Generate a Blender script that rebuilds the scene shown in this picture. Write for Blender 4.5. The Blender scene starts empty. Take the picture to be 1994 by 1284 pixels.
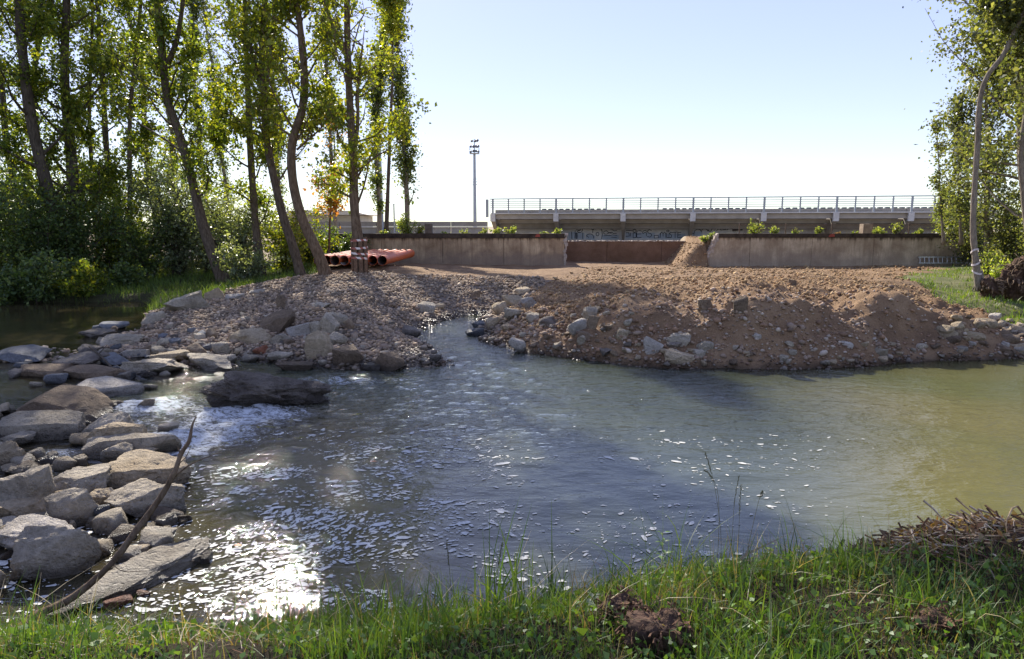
import bpy, math, random
import numpy as np
from mathutils import Vector, Matrix
sc = bpy.context.scene
# ------------------------------------------------------------------ camera, sky, sun, exposure
F = 1300.0            # focal length in pixels of a 1994 px wide frame
CAMZ = 2.4
PITCH = math.atan(202.0 / F)
cam = bpy.data.cameras.new("camera"); camo = bpy.data.objects.new("camera", cam)
sc.collection.objects.link(camo); sc.camera = camo
camo.location = (0, 0, CAMZ); camo.rotation_euler = (math.pi / 2 - PITCH, 0, 0)
cam.sensor_width = 36.0; cam.lens = 36.0 * F / 1994.0; cam.clip_start = 0.05; cam.clip_end = 3000
SUN_EL = math.radians(34.0); SUN_AZ = math.radians(-21.0)      # azimuth from +Y, left negative
w = bpy.data.worlds.new("World"); sc.world = w; w.use_nodes = True
nt = w.node_tree; nt.nodes.clear()
sky = nt.nodes.new("ShaderNodeTexSky"); sky.sky_type = 'NISHITA'; sky.sun_disc = False
sky.sun_elevation = SUN_EL; sky.sun_rotation = SUN_AZ
sky.altitude = 0; sky.air_density = 1.0; sky.dust_density = 0.1; sky.ozone_density = 4.0
bg = nt.nodes.new("ShaderNodeBackground"); bg.inputs[1].default_value = 0.15
wo = nt.nodes.new("ShaderNodeOutputWorld")
hs = nt.nodes.new('ShaderNodeHueSaturation'); hs.inputs['Saturation'].default_value = 1.4; hs.inputs['Value'].default_value = 1.6; hs.inputs['Hue'].default_value = .538; gm = nt.nodes.new('ShaderNodeGamma'); gm.inputs[1].default_value = .40; nt.links.new(sky.outputs[0], gm.inputs[0]); nt.links.new(gm.outputs[0], hs.inputs['Color']); nt.links.new(hs.outputs[0], bg.inputs[0]); nt.links.new(bg.outputs[0], wo.inputs[0])
sl = bpy.data.lights.new("sun", 'SUN'); sl.energy = 3.9; sl.angle = math.radians(0.5); sl.color = (1.0, 0.93, 0.82)
so = bpy.data.objects.new("sun", sl); sc.collection.objects.link(so)
sdir = Vector((math.sin(SUN_AZ) * math.cos(SUN_EL), math.cos(SUN_AZ) * math.cos(SUN_EL), math.sin(SUN_EL)))
so.rotation_euler = sdir.to_track_quat('Z', 'Y').to_euler(); so.location = sdir * 60
sc.view_settings.view_transform = 'Standard'; sc.view_settings.look = 'None'
sc.view_settings.gamma = 1; sc.view_settings.use_curve_mapping = False
sc.view_settings.exposure = 1.3
sc.render.engine = 'CYCLES'
sc.cycles.max_bounces = 8; sc.cycles.transparent_max_bounces = 10
sc.cycles.caustics_reflective = False; sc.cycles.caustics_refractive = False
sc.render.resolution_x = 1024; sc.render.resolution_y = 659

# ------------------------------------------------------------------ small maths
CP, SP = math.cos(PITCH), math.sin(PITCH)
def ray(px, py):
    u = (px - 997) / F; v = (642 - py) / F
    return np.array((u, CP + v * SP, -SP + v * CP))
def P(px, py, Y):
    d = ray(px, py); return np.array((0, 0, CAMZ)) + d * (Y / d[1])
def PZ(px, py, z=0.0):
    d = ray(px, py); return np.array((0, 0, CAMZ)) + d * ((z - CAMZ) / d[2])
def X(px, Y): return P(px, 440, Y)[0]
def Z(py, Y): return P(997, py, Y)[2]
def hsh(ix, iy, iz, seed):
    h = (ix.astype(np.int64) * 374761393 + iy.astype(np.int64) * 668265263 + iz.astype(np.int64) * 2147483647 + seed * 1442695041) & 0xffffffff
    h = ((h ^ (h >> 13)) * 1274126177) & 0xffffffff
    h = ((h ^ (h >> 16)) * 2246822519) & 0xffffffff
    return ((h ^ (h >> 15)) & 0xffffff) / float(0xffffff)
def vn2(x, y, seed=0):
    xi = np.floor(x); yi = np.floor(y); fx = x - xi; fy = y - yi
    fx = fx * fx * (3 - 2 * fx); fy = fy * fy * (3 - 2 * fy); z = np.zeros_like(xi)
    a = hsh(xi, yi, z, seed); b = hsh(xi + 1, yi, z, seed); c = hsh(xi, yi + 1, z, seed); d = hsh(xi + 1, yi + 1, z, seed)
    return (a * (1 - fx) + b * fx) * (1 - fy) + (c * (1 - fx) + d * fx) * fy
def fbm2(x, y, oct=4, seed=0, gain=.5):
    s = 0; a = 1; t = 0
    for o in range(oct):
        s = s + a * (vn2(x * 2 ** o + 17.3 * o, y * 2 ** o - 9.1 * o, seed + o) * 2 - 1); t += a; a *= gain
    return s / t
def vn3(p, seed=0):
    i = np.floor(p); f = p - i; f = f * f * (3 - 2 * f); r = 0
    for dx in (0, 1):
        for dy in (0, 1):
            for dz in (0, 1):
                wt = (f[:, 0] if dx else 1 - f[:, 0]) * (f[:, 1] if dy else 1 - f[:, 1]) * (f[:, 2] if dz else 1 - f[:, 2])
                r = r + wt * hsh(i[:, 0] + dx, i[:, 1] + dy, i[:, 2] + dz, seed)
    return r
def fbm3(p, oct=4, seed=0):
    s = 0; a = 1; t = 0
    for o in range(oct):
        s = s + a * (vn3(p * 2 ** o + 7.7 * o, seed + o) * 2 - 1); t += a; a *= .5
    return s / t
def sstep(a, b, x):
    t = np.clip((x - a) / (b - a), 0, 1); return t * t * (3 - 2 * t)
def sdist(poly, Xa, Ya):
    """signed distance to a polygon, positive inside"""
    poly = np.asarray(poly); d2 = np.full(Xa.shape, 1e9); ins = np.zeros(Xa.shape, bool); n = len(poly)
    for i in range(n):
        ax, ay = poly[i]; bx, by = poly[(i + 1) % n]
        ex, ey = bx - ax, by - ay; L = ex * ex + ey * ey + 1e-12
        t = np.clip(((Xa - ax) * ex + (Ya - ay) * ey) / L, 0, 1)
        d2 = np.minimum(d2, (Xa - ax - t * ex) ** 2 + (Ya - ay - t * ey) ** 2)
        c = ((ay > Ya) != (by > Ya)) & (Xa < (bx - ax) * (Ya - ay) / ((by - ay) if abs(by - ay) > 1e-9 else 1e-9) + ax)
        ins ^= c
    return np.where(ins, 1, -1) * np.sqrt(d2)

# ------------------------------------------------------------------ object helpers
col = sc.collection
def tag(o, label=None, cat=None, group=None, kind=None):
    if label: o['label'] = label
    if cat: o['category'] = cat
    if group: o['group'] = group
    if kind: o['kind'] = kind
    return o
def empty(name, loc, label=None, cat=None, group=None):
    o = bpy.data.objects.new(name, None); col.objects.link(o); o.location = [float(c) for c in loc]
    o.empty_display_size = .1
    return tag(o, label, cat, group)
def npmesh(name, verts, faces, mat, parent=None, smooth=False, cols=None, attrs=None):
    """faces: (n,k) array or list of arrays/lists; verts in world coordinates (parent location is subtracted)"""
    verts = np.asarray(verts, dtype=np.float64)
    if parent is not None: verts = verts - np.array(parent.location)
    me = bpy.data.meshes.new(name)
    if isinstance(faces, np.ndarray):
        k = faces.shape[1]; n = len(faces)
        me.vertices.add(len(verts)); me.vertices.foreach_set('co', verts.astype(np.float32).ravel())
        me.loops.add(n * k); me.loops.foreach_set('vertex_index', faces.astype(np.int32).ravel())
        me.polygons.add(n); me.polygons.foreach_set('loop_start', np.arange(0, n * k, k, dtype=np.int32))
        me.polygons.foreach_set('loop_total', np.full(n, k, dtype=np.int32))
        me.update(calc_edges=True)
    else:
        me.from_pydata([tuple(v) for v in verts], [], [tuple(int(i) for i in f) for f in faces]); me.update()
    if smooth: me.polygons.foreach_set('use_smooth', np.ones(len(me.polygons), dtype=bool))
    if cols is not None:
        a = me.color_attributes.new('col', 'FLOAT_COLOR', 'POINT')
        c4 = np.ones((len(verts), 4), np.float32); c4[:, :3] = cols; a.data.foreach_set('color', c4.ravel())
    if attrs:
        for k_, v_ in attrs.items():
            a = me.attributes.new(k_, 'FLOAT', 'POINT'); a.data.foreach_set('value', np.asarray(v_, np.float32))
    if mat: me.materials.append(mat)
    o = bpy.data.objects.new(name, me); col.objects.link(o)
    if parent is not None: o.parent = parent
    return o
class MB:
    """collects boxes, tubes and polygons into ONE mesh"""
    def __init__(s): s.v = []; s.f = []; s.n = 0
    def add(s, v, f):
        v = np.asarray(v, float); s.v.append(v); s.f += [[int(i) + s.n for i in q] for q in f]; s.n += len(v); return s
    def box(s, x0, x1, y0, y1, z0, z1, jit=0, fr=None):
        v = np.array([(x, y, z) for x in (x0, x1) for y in (y0, y1) for z in (z0, z1)], float)
        if jit: v += np.random.uniform(-jit, jit, v.shape)
        if fr is not None: v = fr(v)
        return s.add(v, [(0, 1, 3, 2), (4, 6, 7, 5), (0, 4, 5, 1), (2, 3, 7, 6), (0, 2, 6, 4), (1, 5, 7, 3)])
    def tube(s, pts, rad, sides=6, cap=True):
        pts = np.asarray(pts, float); n = len(pts); rad = np.full(n, rad) if np.isscalar(rad) else np.asarray(rad, float)
        t = np.gradient(pts, axis=0); t /= np.linalg.norm(t, axis=1)[:, None] + 1e-9
        up = np.array((0, 0, 1.0)) if abs(t[0][2]) < .8 else np.array((1.0, 0, 0))
        vs = []; a = np.cross(t[0], up); a /= np.linalg.norm(a) + 1e-9
        for i in range(n):
            a = a - t[i] * a.dot(t[i]); a /= np.linalg.norm(a) + 1e-9; b = np.cross(t[i], a)
            for k in range(sides):
                th = 2 * math.pi * k / sides; vs.append(pts[i] + rad[i] * (a * math.cos(th) + b * math.sin(th)))
        f = []
        for i in range(n - 1):
            for k in range(sides):
                k2 = (k + 1) % sides; f.append((i * sides + k, i * sides + k2, (i + 1) * sides + k2, (i + 1) * sides + k))
        if cap: f.append(tuple(range(sides))[::-1]); f.append(tuple((n - 1) * sides + k for k in range(sides)))
        return s.add(vs, f)
    def build(s, name, mat, parent=None, smooth=False): return npmesh(name, np.concatenate(s.v), s.f, mat, parent, smooth)

# ------------------------------------------------------------------ materials
def newmat(name):
    m = bpy.data.materials.new(name); m.use_nodes = True; t = m.node_tree; t.nodes.clear()
    return m, t, t.nodes, t.links
def nd(t, typ, **kw):
    n = t.nodes.new(typ)
    for k, v in kw.items():
        if k.startswith('i_'):
            key = k[2:]; key = int(key) if key.isdigit() else key.replace('_', ' ')
            n.inputs[key].default_value = v
        else: setattr(n, k, v)
    return n
def noise(t, vec, scale, detail=4, rough=.55, dist=0.0):
    n = nd(t, 'ShaderNodeTexNoise'); n.inputs['Scale'].default_value = scale; n.inputs['Detail'].default_value = detail
    n.inputs['Roughness'].default_value = rough; n.inputs['Distortion'].default_value = dist
    if vec is not None: t.links.new(vec, n.inputs['Vector'])
    return n.outputs['Fac']
def ramp(t, fac, stops):
    r = nd(t, 'ShaderNodeValToRGB'); e = r.color_ramp.elements
    while len(e) < len(stops): e.new(0.5)
    for el, (p, c) in zip(e, stops):
        el.position = p; el.color = (*c, 1) if len(c) == 3 else c
    t.links.new(fac, r.inputs[0]); return r.outputs[0]
def mixc(t, fac, a, b, mode='MIX'):
    n = nd(t, 'ShaderNodeMix', data_type='RGBA', blend_type=mode)
    for s_, i in ((fac, 0), (a, 6), (b, 7)):
        if isinstance(s_, (int, float)): n.inputs[i].default_value = s_
        elif isinstance(s_, tuple): n.inputs[i].default_value = (*s_, 1)
        else: t.links.new(s_, n.inputs[i])
    return n.outputs[2]
def mth(t, op, a, b=None, c=None, clamp=False):
    n = nd(t, 'ShaderNodeMath', operation=op, use_clamp=clamp)
    for i, s_ in enumerate((a, b, c)):
        if s_ is None: continue
        if isinstance(s_, (int, float)): n.inputs[i].default_value = s_
        else: t.links.new(s_, n.inputs[i])
    return n.outputs[0]
def bump(t, h, strength, dist, normal=None):
    b = nd(t, 'ShaderNodeBump'); b.inputs['Strength'].default_value = strength; b.inputs['Distance'].default_value = dist
    t.links.new(h, b.inputs['Height'])
    if normal is not None: t.links.new(normal, b.inputs['Normal'])
    return b.outputs[0]
def wpos(t): return nd(t, 'ShaderNodeNewGeometry').outputs['Position']
def ocoord(t): return nd(t, 'ShaderNodeTexCoord').outputs['Object']
def principled(t, colr, rough=.9, normal=None, spec=.3, metal=0):
    p = nd(t, 'ShaderNodeBsdfPrincipled')
    if isinstance(colr, tuple): p.inputs['Base Color'].default_value = (*colr, 1)
    else: t.links.new(colr, p.inputs['Base Color'])
    if isinstance(rough, (int, float)): p.inputs['Roughness'].default_value = rough
    else: t.links.new(rough, p.inputs['Roughness'])
    p.inputs['Specular IOR Level'].default_value = spec; p.inputs['Metallic'].default_value = metal
    if normal is not None: t.links.new(normal, p.inputs['Normal'])
    return p.outputs[0]
def out(t, sh):
    o = nd(t, 'ShaderNodeOutputMaterial'); t.links.new(sh, o.inputs[0])
def wetness(t, top=.07, soft=.10):
    """wet band a little above the water line"""
    s = nd(t, 'ShaderNodeSeparateXYZ'); t.links.new(wpos(t), s.inputs[0])
    n = noise(t, wpos(t), 3.0, 3)
    z = mth(t, 'ADD', s.outputs[2], mth(t, 'MULTIPLY', mth(t, 'SUBTRACT', n, .5), -.15))
    return mth(t, 'DIVIDE', mth(t, 'SUBTRACT', top + soft, z), soft, clamp=True)
def simple(name, c1, c2=None, scale=6, rough=.85, bmp=0.0, bscale=40, spec=.3, metal=0, det=5):
    m, t, N, L = newmat(name); c2 = c2 or tuple(a * .7 for a in c1)
    v = wpos(t)
    c = ramp(t, noise(t, v, scale, det), [(.3, c2), (.7, c1)])
    nrm = bump(t, noise(t, v, bscale, 5), bmp, .02) if bmp else None
    out(t, principled(t, c, rough, nrm, spec, metal)); return m
def colmat(name, rough=.9, bmp=.4, bscale=30, spec=.25, wet=True, var=.35):
    m, t, N, L = newmat(name)
    a = nd(t, 'ShaderNodeAttribute', attribute_name='col').outputs['Color']
    v = wpos(t); n = noise(t, v, bscale, 5, .65)
    c = mixc(t, var, a, ramp(t, n, [(.25, (.25, .25, .25)), (.75, (1., 1., 1.))]), 'MULTIPLY')
    r = rough
    if wet:
        wf = wetness(t); c = mixc(t, mth(t, 'MULTIPLY', wf, .6), c, (.02, .018, .014)); r = mth(t, 'SUBTRACT', rough, mth(t, 'MULTIPLY', wf, rough - .25))
    out(t, principled(t, c, r, bump(t, n, bmp, .03), spec)); return m
def leafmat(name, trans=.5, gloss=.35):
    m, t, N, L = newmat(name)
    a = nd(t, 'ShaderNodeAttribute', attribute_name='col').outputs['Color']
    p = principled(t, a, gloss, None, .4)
    tr = nd(t, 'ShaderNodeBsdfTranslucent'); tc = mixc(t, 1.0, a, (1.7, 1.6, .45), 'MULTIPLY'); L.new(tc, tr.inputs[0])
    mx = nd(t, 'ShaderNodeMixShader'); mx.inputs[0].default_value = trans; L.new(p, mx.inputs[1]); L.new(tr.outputs[0], mx.inputs[2])
    out(t, mx.outputs[0]); return m
def rockmat(name, c_lo, c_hi, wettop=.05, lichen=.25):
    m, t, N, L = newmat(name)
    v = wpos(t)
    oi = nd(t, 'ShaderNodeObjectInfo').outputs['Random']
    n1 = noise(t, v, 2.3, 8, .65, .3); n2 = noise(t, v, 18, 8, .7); n3 = noise(t, v, 70, 4, .7)
    c = ramp(t, n1, [(.32, c_lo), (.68, c_hi)])
    c = mixc(t, .55, c, ramp(t, n2, [(.3, (.35, .33, .3)), (.62, (1.1, 1.08, 1.05))]), 'MULTIPLY')
    c = mixc(t, mth(t, 'MULTIPLY', mth(t, 'GREATER_THAN', noise(t, v, 6, 6, .6), .62), lichen), c, (.10, .10, .085))
    hv = nd(t, 'ShaderNodeHueSaturation'); L.new(c, hv.inputs['Color']); L.new(mth(t, 'ADD', .78, mth(t, 'MULTIPLY', oi, .4)), hv.inputs['Value'])
    c = hv.outputs[0]
    wf = wetness(t, wettop, .08)
    c = mixc(t, mth(t, 'MULTIPLY', wf, .62), c, (.018, .016, .012))
    r = mth(t, 'SUBTRACT', .88, mth(t, 'MULTIPLY', wf, .6))
    pits = nd(t, 'ShaderNodeTexVoronoi', i_Scale=26.0); L.new(v, pits.inputs['Vector'])
    h = mth(t, 'ADD', mth(t, 'MULTIPLY', n2, 1.0), mth(t, 'MULTIPLY', n3, .35)); h = mth(t, 'ADD', h, mth(t, 'MULTIPLY', mth(t, 'MINIMUM', pits.outputs[0], .35), .9))
    out(t, principled(t, c, r, bump(t, h, 1.0, .10), .3)); return m

# ------------------------------------------------------------------ layout of land and water
def PP(l, z=0): return [tuple(PZ(a, b, z)[:2]) for a, b in l]
POOL = .14
LAND = PP([(-700, 600), (-200, 594), (0, 591), (150, 590), (285, 588), (280, 612), (235, 642), (190, 655), (165, 678), (195, 700)], POOL) + \
    PP([(330, 708), (450, 700), (560, 706), (650, 718), (750, 722), (862, 710), (838, 683), (802, 657), (830, 636), (900, 614), (945, 612),
        (925, 645), (960, 668), (1020, 686), (1100, 697), (1200, 707), (1300, 717), (1450, 720), (1600, 716), (1750, 707), (1994, 697), (2150, 692), (2400, 690),
        (2400, 668), (2100, 645), (1994, 643), (1930, 636), (1890, 622), (1885, 612), (1994, 618), (2300, 620), (3200, 615)]) + [(150., 18.), (150., 400.), (-150., 400.), (-150., 20.)]
NEAR = PP([(-600, 1300), (-100, 1280), (60, 1262), (250, 1245), (500, 1240), (750, 1238), (900, 1218), (1100, 1180), (1300, 1145), (1500, 1120), (1700, 1120), (1850, 1105), (1994, 1110), (2400, 1100)]) + [(40., 3.), (40., -60.), (-40., -60.), (-40., 2.)]
WEIR = PP([(-400, 760), (-100, 770), (0, 785), (150, 780), (260, 840), (335, 890), (330, 960), (215, 1015), (150, 1085), (0, 1135), (-200, 1160), (-500, 1100)])
WEIR2 = PP([(-300, 690), (0, 690), (150, 690), (330, 700), (480, 712), (500, 735), (330, 745), (150, 760), (-100, 770), (-300, 760)])
GRASSL = [tuple(PZ(a, b, .55)[:2]) for a, b in [(285, 592), (335, 584), (400, 574), (470, 562), (560, 553), (630, 540), (640, 522)]] + [(-6.3, 29.), (-7.2, 31.6), (-7.2, 400.), (-150., 400.), (-150., 17.), (-30., 17.)]
GRASSR = [tuple(PZ(a, b, .45)[:2]) for a, b in [(1750, 560), (1745, 548), (1790, 535), (1850, 524)]] + [(16.5, 31.6), (150., 31.6), (150., 15.), (20., 15.)] + [tuple(PZ(a, b, .3)[:2]) for a, b in [(1994, 635), (1900, 610), (1850, 590)]]
GAP0, GAP1 = X(1100, 32), X(1372, 32)
TOPS = []
for a in [(1150, 580, 14.0), (1250, 573, 13.8), (1330, 568, 13.5), (1390, 561, 13.4), (1470, 558, 13.2), (1540, 570, 13.3), (1600, 576, 13.2), (1660, 569, 13.1), (1720, 573, 13.1), (1780, 588, 13.3), (1850, 615, 13.8), (1920, 650, 13.6), (1994, 665, 13.3), (2100, 672, 13.0), (2300, 672, 13.0),
          (1000, 548, 20), (1200, 543, 20), (1400, 540, 20), (1600, 540, 20), (1750, 545, 20), (1000, 527, 29), (1300, 527, 30), (1600, 524, 30), (1800, 522, 30), (2000, 520, 30),
          (1200, 556, 17), (1400, 549, 17), (1600, 556, 17), (1750, 565, 17), (1820, 590, 17),
          (750, 519, 26), (640, 520, 26), (850, 522, 29), (700, 532, 21), (850, 538, 22), (640, 540, 21), (900, 530, 26), (800, 557, 17.5), (700, 567, 17.5), (850, 575, 16.5), (880, 560, 18.5), (600, 603, 14.8), (500, 622, 14), (700, 612, 14),
          (780, 625, 13.6), (400, 645, 13.4), (420, 596, 17), (520, 575, 18), (600, 558, 19.5), (320, 600, 17), (250, 650, 14), (300, 670, 12.8), (550, 668, 12.4), (700, 680, 12.2), (450, 670, 12.4), (800, 690, 12),
          (1000, 588, 16.4), (960, 603, 16.6), (1040, 562, 18.5), (940, 580, 17.8), (1080, 604, 14.6), (1010, 628, 14.2), (970, 640, 14.4), (1100, 640, 13.0), (1000, 655, 13.2), (1900, 580, 19), (1994, 590, 19), (2200, 590, 19), (1994, 550, 23), (1850, 545, 23),
          (300, 575, 20), (100, 575, 21), (-200, 575, 22), (100, 555, 26), (400, 555, 23), (-300, 550, 30)]:
    q = P(*a); TOPS.append(q)
TOPS = np.array(TOPS)
BIGN = 0
def level(x, y):
    """water level: a slightly higher pool upstream of the stones"""
    a = PZ(-150, 800)[:2]; b = PZ(300, 722)[:2]; e = b - a; e = e / np.linalg.norm(e); n = np.array((-e[1], e[0]))
    d = (x - a[0]) * n[0] + (y - a[1]) * n[1]
    m = sstep(-.9, .7, d) * (x < -1.5) * sstep(-1.5, -4.2, x)
    return POOL * m
def H(x, y):
    x = np.asarray(x, float); y = np.asarray(y, float); shp = x.shape; x = x.ravel(); y = y.ravel()
    wx = fbm2(x * 1.3, y * 1.3, 3, 5) * .22; wy = fbm2(x * 1.3 + 50, y * 1.3, 3, 6) * .18
    d1 = sdist(LAND, x + wx * (y < 17), y + wy * (y < 17)); d2 = sdist(NEAR, x, y + wy * .4)
    num = 0; den = 0
    for q in TOPS:
        r2 = (x - q[0]) ** 2 + (y - q[1]) ** 2 * .8 + .12; wgt = 1 / r2 ** 1.6; num = num + wgt * q[2]; den = den + wgt
    top = num / den
    mound = sstep(-1.0, 1.0, x) * sstep(18, 16, y) * sstep(16, 12, x)
    grl = sstep(-.3, .4, sdist(GRASSL, x, y))
    slope = .34 + .62 * mound * sstep(11, 8.5, x) * sstep(-.6, .9, x) + .14 * mound + .8 * grl
    rough = fbm2(x * 1.1, y * 1.1, 4, 11) * (.20 * mound + .05) + fbm2(x * 4, y * 4, 4, 21, .65) * (.085 * mound + .025)
    rough = rough - mound * .36 * np.clip(fbm2(x * 1.15 + 3, y * .5, 2, 31), 0, 1) * sstep(.2, 1., d1)
    rough = rough * (1 - .6 * grl)
    # wheel ruts on the plateau
    ruts = .02 * np.sin(y * 9 + 1.2 * fbm2(x * .25, y * .5, 2, 41) * 6) * sstep(15, 18, y) * sstep(31, 28, y) * (1 - grl)
    k = .12; a = top; b = slope * d1 + .02; hh = np.clip(.5 + .5 * (b - a) / k, 0, 1)
    z1 = b * (1 - hh) + a * hh - k * hh * (1 - hh)
    z1 = z1 + (rough + ruts) * sstep(.0, .6, d1)
    z1 = np.where(d1 > 0, z1, d1 * .45)
    bed = -.62 + .10 * fbm2(x, y, 3, 51)
    pool = level(x, y)
    d3 = sdist(WEIR, x, y); d4 = sdist(WEIR2, x, y)
    bed = np.maximum(bed, np.minimum(-.04, d3 * .5 - .04) + .07 * fbm2(x * 2.5, y * 2.5, 3, 61))
    bed = np.maximum(bed, np.minimum(-.02, d4 * .5 - .05) + pool * .8 + .06 * fbm2(x * 2.5, y * 2.5, 3, 62))
    z2 = np.where(d2 > 0, np.minimum(.78 + .02 * (3 - y), d2 * .62) + fbm2(x * 1.7, y * 1.7, 4, 71) * .05 * sstep(0, .5, d2), d2 * .55)
    z = np.maximum(np.maximum(z1, z2), bed)
    # filled ground behind the river walls; a lower notch in the breach
    ingap = sstep(GAP0 - .05, GAP0 + .05, x) * sstep(GAP1 + .35, GAP1 - .55, x)
    yw = 32.2 + 2.95 * ingap
    back = np.where(ingap > .5, 1.50, 1.86)
    back = back + (1.22 - back) * sstep(35.3, 38.0, y)
    back = back + fbm2(x * .8, y * .8, 3, 81) * .04
    g = sstep(yw, yw + .25, y)
    wallx = sstep(-7.6, -7.0, x)
    g = g * np.where(x < -7.3, 0, 1)
    z = np.where(y > 31.9, z * (1 - g) + back * g, z)
    # slumped soil against the right cheek of the breach
    s = np.clip((x - GAP1 + 1.25) / 1.0, 0, 1.1) * sstep(31.5, 32.4, y)
    z = np.where((y > 30.8) & (y < 35.4) & (x < GAP1 + .2), np.maximum(z, .42 + 1.02 * s), z)
    z = np.where((x < -7.3) & (y > 30), np.maximum(z, .75 + .9 * sstep(31, 45, y)), z)
    z = np.where(y > 60, z * (1 - sstep(60, 120, y)) + 1.2 * sstep(60, 120, y), z)
    return z.reshape(shp)
def hit(px, py, water=True, lo=1.2, hi=60):
    d = ray(px, py); ts = np.linspace(lo, hi, 2400)
    pts = np.array((0, 0, CAMZ)) + d[None, :] * ts[:, None]
    h = H(pts[:, 0], pts[:, 1])
    if water: h = np.maximum(h, level(pts[:, 0], pts[:, 1]))
    i = np.argmax(pts[:, 2] <= h)
    if pts[i, 2] > h[i]: i = len(ts) - 1
    return np.array((pts[i, 0], pts[i, 1], h[i]))
def wave(x, y):
    """height of the water surface above its mean level"""
    fl = level(x, y)
    rap = np.zeros_like(x)
    for (a, b, r, s) in RAPIDS: rap = rap + s * np.exp(-(((x - a) ** 2 + (y - b) ** 2) / r ** 2))
    rap = np.clip(rap, 0, 1.4)
    main = sstep(13.5, 11, y) * (1 - fl / POOL)
    amp = .0025 + .010 * main * sstep(8, 2.5, np.abs(x - .3)) + .034 * rap
    u = x * .9 + y * .45; v = y * .9 - x * .45
    wv = fbm2(x * 2.0 + fbm2(x * .7, y * .7, 2, 3) * 1.5, y * 5.0, 3, 101) * 1.4 + np.sin(v * 7 + 2.5 * fbm2(x * .8, y * .8, 2, 9)) * .35 + fbm2(u * 6, v * 11, 2, 103) * .6
    wv = wv * (.3 + .7 * sstep(4.5, 7.5, y))
    return amp * wv, rap
RAPIDS = [(PZ(a, b)[0], PZ(a, b)[1], r, s) for a, b, r, s in [(300, 790, .6, 1.25), (370, 845, .65, 1.2), (330, 880, .4, .8), (210, 790, .3, .8), (480, 805, .5, .9), (250, 830, .3, .6), (450, 800, .5, .75), (560, 810, .5, .5), (600, 742, .5, .6), (690, 738, .5, .7), (760, 745, .45, .4), (650, 770, .5, .4), (150, 725, .3, .5), (60, 735, .4, .45), (110, 890, .3, .8), (40, 1010, .2, .3), (930, 640, .25, .4), (480, 850, .7, .35), (250, 735, .35, .7)]]
# ------------------------------------------------------------------ ground sheets (one height field, split by surface)
def groundmat(name, stops, scale=3, fine=60, bmp=.8, wet=True, bdist=.05):
    m, t, N, L = newmat(name); v = wpos(t)
    n1 = noise(t, v, scale, 8, .65, .2); n2 = noise(t, v, fine, 5, .7)
    c = ramp(t, n1, stops); c = mixc(t, .5, c, ramp(t, n2, [(.3, (.45, .43, .42)), (.65, (1.1, 1.1, 1.1))]), 'MULTIPLY')
    r = .95
    if wet:
        wf = wetness(t, .02, .09); c = mixc(t, mth(t, 'MULTIPLY', wf, .65), c, (.02, .016, .01)); r = mth(t, 'SUBTRACT', .95, mth(t, 'MULTIPLY', wf, .6))
    out(t, principled(t, c, r, bump(t, mth(t, 'ADD', n2, n1), bmp, bdist), .2)); return m
M = {}
M['bed'] = groundmat('river_bed_silt', [(.3, (.10, .075, .04)), (.7, (.20, .155, .09))], 2, 30, .5)
M['bank'] = groundmat('near_bank_soil', [(.3, (.03, .026, .014)), (.7, (.085, .062, .036))], 4, 60, 1, False)
M['gravel'] = groundmat('gravel_bed_mix', [(.3, (.20, .16, .125)), (.7, (.33, .27, .215))], 2.2, 55, 1)
M['earth'] = groundmat('excavated_earth', [(.3, (.19, .12, .07)), (.52, (.32, .205, .115)), (.72, (.44, .30, .175))], 1.3, 40, 1.0)
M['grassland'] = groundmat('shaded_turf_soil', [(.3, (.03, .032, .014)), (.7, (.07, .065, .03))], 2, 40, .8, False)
M['sandy'] = groundmat('trodden_sandy_turf', [(.3, (.26, .20, .13)), (.7, (.40, .32, .22))], 1.2, 40, .6)
M['turf'] = groundmat('sparse_green_turf', [(.35, (.10, .12, .04)), (.6, (.20, .19, .09)), (.8, (.34, .27, .18))], .9, 40, .6)
def spaced(a, b, f):
    l = [a]
    while l[-1] < b: l.append(l[-1] + f(l[-1]))
    return l
xs = spaced(-9.0, 12.0, lambda v: .075)
xs = [-600, -250, -120, -70, -45, -32, -24, -19, -16, -14, -12.5, -11.5, -10.8, -10.2, -9.8, -9.4] + xs + [12.3, 12.7, 13.2, 13.8, 14.5, 15.5, 17, 19, 22, 27, 35, 50, 80, 130, 250, 600]
ys = spaced(.6, 17.0, lambda v: .06 if v < 5.2 else (.16 if v < 10.3 else .06)) + spaced(17.08, 31.7, lambda v: .11)
ys = [-80, -30, -12, -6, -3, -1.5, -.6, 0, .3] + ys + [31.9, 32.05, 32.2, 32.32, 32.45, 32.7, 33, 33.4, 33.8, 34.2, 34.6, 34.9, 35.1, 35.25, 35.4, 35.6, 36, 37, 38.5, 40, 43, 46, 50, 55, 62, 72, 90, 120, 180, 300, 600, 1200]
xs = np.array(xs, float); ys = np.array(ys, float)
GX, GY = np.meshgrid(xs, ys); GZ = H(GX, GY)
nx, ny = len(xs), len(ys)
ii, jj = np.meshgrid(np.arange(nx - 1), np.arange(ny - 1)); b0 = (jj * nx + ii).ravel()
quads = np.stack([b0, b0 + 1, b0 + nx + 1, b0 + nx], 1)
cx = (GX.ravel()[quads]).mean(1); cy = (GY.ravel()[quads]).mean(1); cz = GZ.ravel()[quads].mean(1)
dN = sdist(NEAR, cx, cy); dL = sdist(LAND, cx, cy); dGL = sdist(GRASSL, cx, cy); dGR = sdist(GRASSR, cx, cy + .3 * fbm2(cx, cy, 2, 7))
jn = fbm2(cx * 1.5, cy * 1.5, 3, 77) * .5
spitx = (cx < -.9 + .25 * (cy - 12) + jn) & (cy < 20.5 + jn)
reg = np.full(len(quads), 0)
reg[(dL > -.25)] = 3
reg[(dL > -.25) & spitx] = 2
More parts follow.
